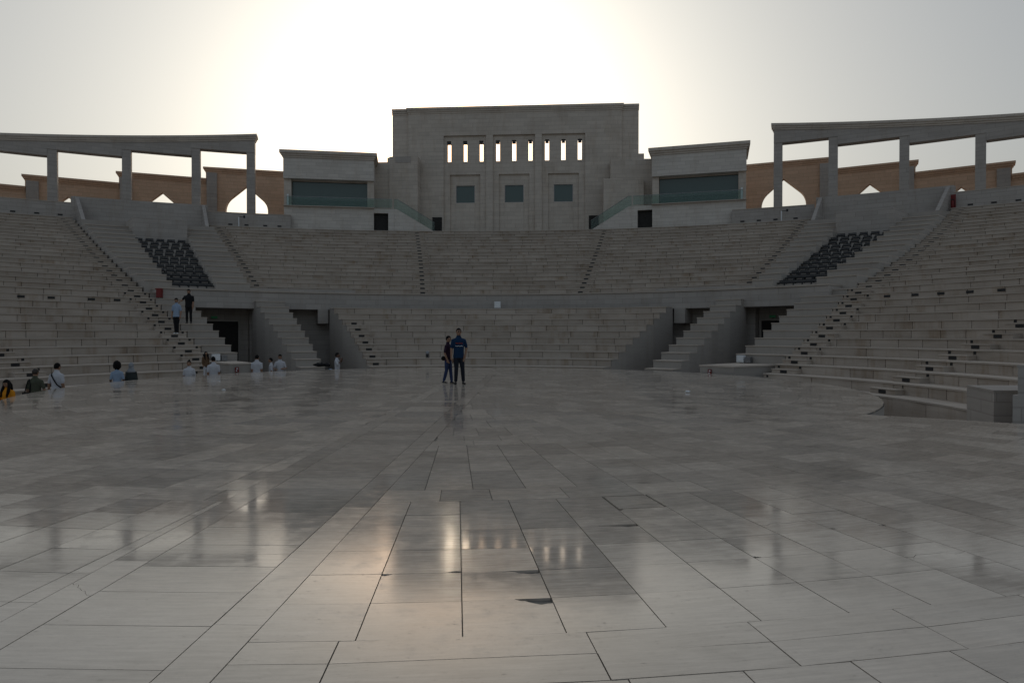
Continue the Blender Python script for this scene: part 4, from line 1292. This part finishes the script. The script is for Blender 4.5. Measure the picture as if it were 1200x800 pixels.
ch = on_ring(241, rk(0, 0) + 0.35); ch.z = zk(0)
person(ch, 1.16, FACE + 0.9, 'child with brown jacket and white shirt standing up on the first seat row', C_brown, C_white, hair='long', sleeve=1.8, hem=0.42)
person(gp(250, 27.4), 1.73, AWAY + 0.6, 'man in white T-shirt seen from behind next to the child in brown', C_white, C_djean, wide=1.12)
person(gp(301, 29.8), 1.73, AWAY, 'broad man in white T-shirt seen from behind before the portal', C_white, C_djean, wide=1.22)
person(gp(317.5, 30.6), 1.57, LEFT + 0.3, 'slim boy in white T-shirt in profile between two men in white', C_white, C_djean, wide=0.92)
person(gp(328, 31.0), 1.72, FACE + 0.35, 'man in white T-shirt facing the stage with his forearms raised', C_white, C_djean, face=True, arms={'l': fold, 'r': ((.145, .01, .64), (.13, .12, .60), (.10, .15, .61))}, head_tip=-0.25)
person(gp(395, 31.6), 1.78, RIGHT, 'person in white shirt holding a hand up to the face by the recess', C_white, C_djean, skin=C_skin2, sleeve=0.9, arms={'r': ((.15, .06, .70), (.10, .13, .82), (.06, .12, .88)), 'l': ((.14, .02, .66), (.11, .10, .80), (.08, .11, .87))})

# bags lying by the free step block
def soft_bag(loc, sx, sy, sz, label, mt, rz=0.0):
    root = empty('bag', loc, label, 'bag', None, rz)
    b = MB(); b.ball((0, 0, sz), (sx, sy, sz), 14, 10)
    b.v = [(x * (1 + .12 * math.sin(z * 40 + x * 9)), y, max(z, 0.0)) for x, y, z in b.v]
    o = b.build('bag_body', mt, smooth=True); o.parent = root
    b = MB(); b.tube([(-sx * .5, 0, sz * 1.8), (0, 0, sz * 2.5), (sx * .5, 0, sz * 1.8)], [.012] * 3, 6); o = b.build('handle', C_black); o.parent = root
q = on_ring(387.5, rk(0, 0) - 0.3)
soft_bag((q.x, q.y, G), .26, .18, .52, 'upright white and pale blue bag standing on the ground at the recess', C_pale, AWAY)
q = on_ring(374.5, rk(1, 0) + 0.15); soft_bag((q.x, q.y, zk(1)), .30, .16, .09, 'flat dark bag lying on the step edge, the bigger of two', C_black, AWAY + 0.2)
q = on_ring(383, rk(1, 0) + 0.12); soft_bag((q.x, q.y, zk(1)), .20, .13, .075, 'flat dark bag lying on the step edge, the smaller of two', C_black, AWAY - 0.3)

# ------------------------------------------------------------------ small fittings
def fitting(name, loc, rz, parts, label, cat, group=None):
    root = empty(name, loc, label, cat, group, rz)
    for nm, bb, mt, sm in parts:
        o = bb.build(nm, mt, smooth=sm); o.parent = root
def bxs(*bs):
    b = MB()
    for q in bs: b.box(*q)
    return b
q = on_ring(583, rk(10.9, 0)); q.z = zk(10)
fitting('speaker_box', q, TH, [('casing', bxs((-.19, .19, -.16, .16, .06, .46)), M_white, False), ('foot', bxs((-.14, -.08, -.1, .1, 0, .06), (.08, .14, -.1, .1, 0, .06)), M_metal, False), ('grille', bxs((-.15, .15, -.168, -.161, .1, .42)), M_white, False)], 'small white box standing below the beam in the middle of the bowl', 'speaker')
q = on_ring(501, rk(2, 0) + 0.3); q.z = zk(2)
bb = MB(); bb.tube([(0, 0, 0), (0, 0, .05), (0, 0, .2), (0, 0, .30), (0, 0, .36)], [.08, .10, .09, .10, .03], 12)
cc = MB(); cc.ball((0, -.10, .13), (.07, .05, .09), 10, 8)
fitting('lantern', q, TH, [('body', bb, M_metal, True), ('lens', cc, M_black, True)], 'small round lantern with dark lens on a low seat row', 'lantern')
q = pt(11, R_(-45.6), 0.4); q.z = zk(11)
fitting('hose_box', q, TH, [('cabinet', bxs((-.13, .13, -.11, .11, .05, .50)), M_red, False), ('lid', bxs((-.18, .12, -.13, .13, .50, .55)), M_red, False), ('foot', bxs((-.14, -.08, -.1, .1, 0, .05), (.08, .14, -.1, .1, 0, .05)), M_black, False)], 'red hose box at the top of the giant steps', 'hose box')
def extinguisher(loc, label):
    bb = MB(); bb.tube([(0, 0, .02), (0, 0, .05), (0, 0, .52), (0, 0, .60), (0, 0, .64)], [.07, .085, .085, .05, .025], 12)
    hd = MB(); hd.box(-.10, .06, -.02, .02, .64, .70); hd.tube([(.05, 0, .66), (.13, 0, .55), (.11, 0, .25)], [.014] * 3, 6)
    bk = bxs((-.16, .16, .12, .15, 0, 1.05))
    fitting('fire_extinguisher', loc, -R_(45), [('cylinder', bb, M_red, True), ('valve', hd, M_black, False), ('board', bk, M_red, False)], label, 'extinguisher')
q = pt(31, R_(44.9), 0.45); q.z = zk(31); extinguisher(q, 'red fire extinguisher before a red board by the parapet')
for dg, lab in ((-20.2, 'thin white post with a dark lamp before the parapet nearer the stand with people'), (19.5, 'thin white post with a dark lamp before the parapet nearer the empty stand')):
    q = ringpt(65.2, dg, zk(31))
    fitting('lamp_post', q, -R_(dg), [('post', bxs((-.04, .04, -.04, .04, 0, .85)), M_white, False), ('lamp', bxs((.35, .50, -.08, .06, .80, .98), (.04, .36, -.015, .015, .84, .88)), M_black, False)], lab, 'lamp post', 'small posts on the parapet')
# litter on the stage
def litter(px, py, sz, lab):
    q = px_floor(px, py); rl = random.Random(px)
    b = MB(); b.ball((0, 0, sz * .35), (sz, sz * .6, sz * .35), 9, 6)
    b.v = [(x * rl.uniform(.7, 1.25), y * rl.uniform(.7, 1.25), max(0.002, z * rl.uniform(.6, 1.3))) for x, y, z in b.v]
    o = b.build('paper_scrap', M_white); o.location = q; setp(o, lab, 'litter', 'scraps of paper on the stage')
litter(262, 457.5, .06, 'crumpled white scrap on the stage in front of people in white')
litter(257, 447, .03, 'tiny white scrap on the stage near people in white')
litter(806, 460, .08, 'white scrap on the stage before the empty portal')
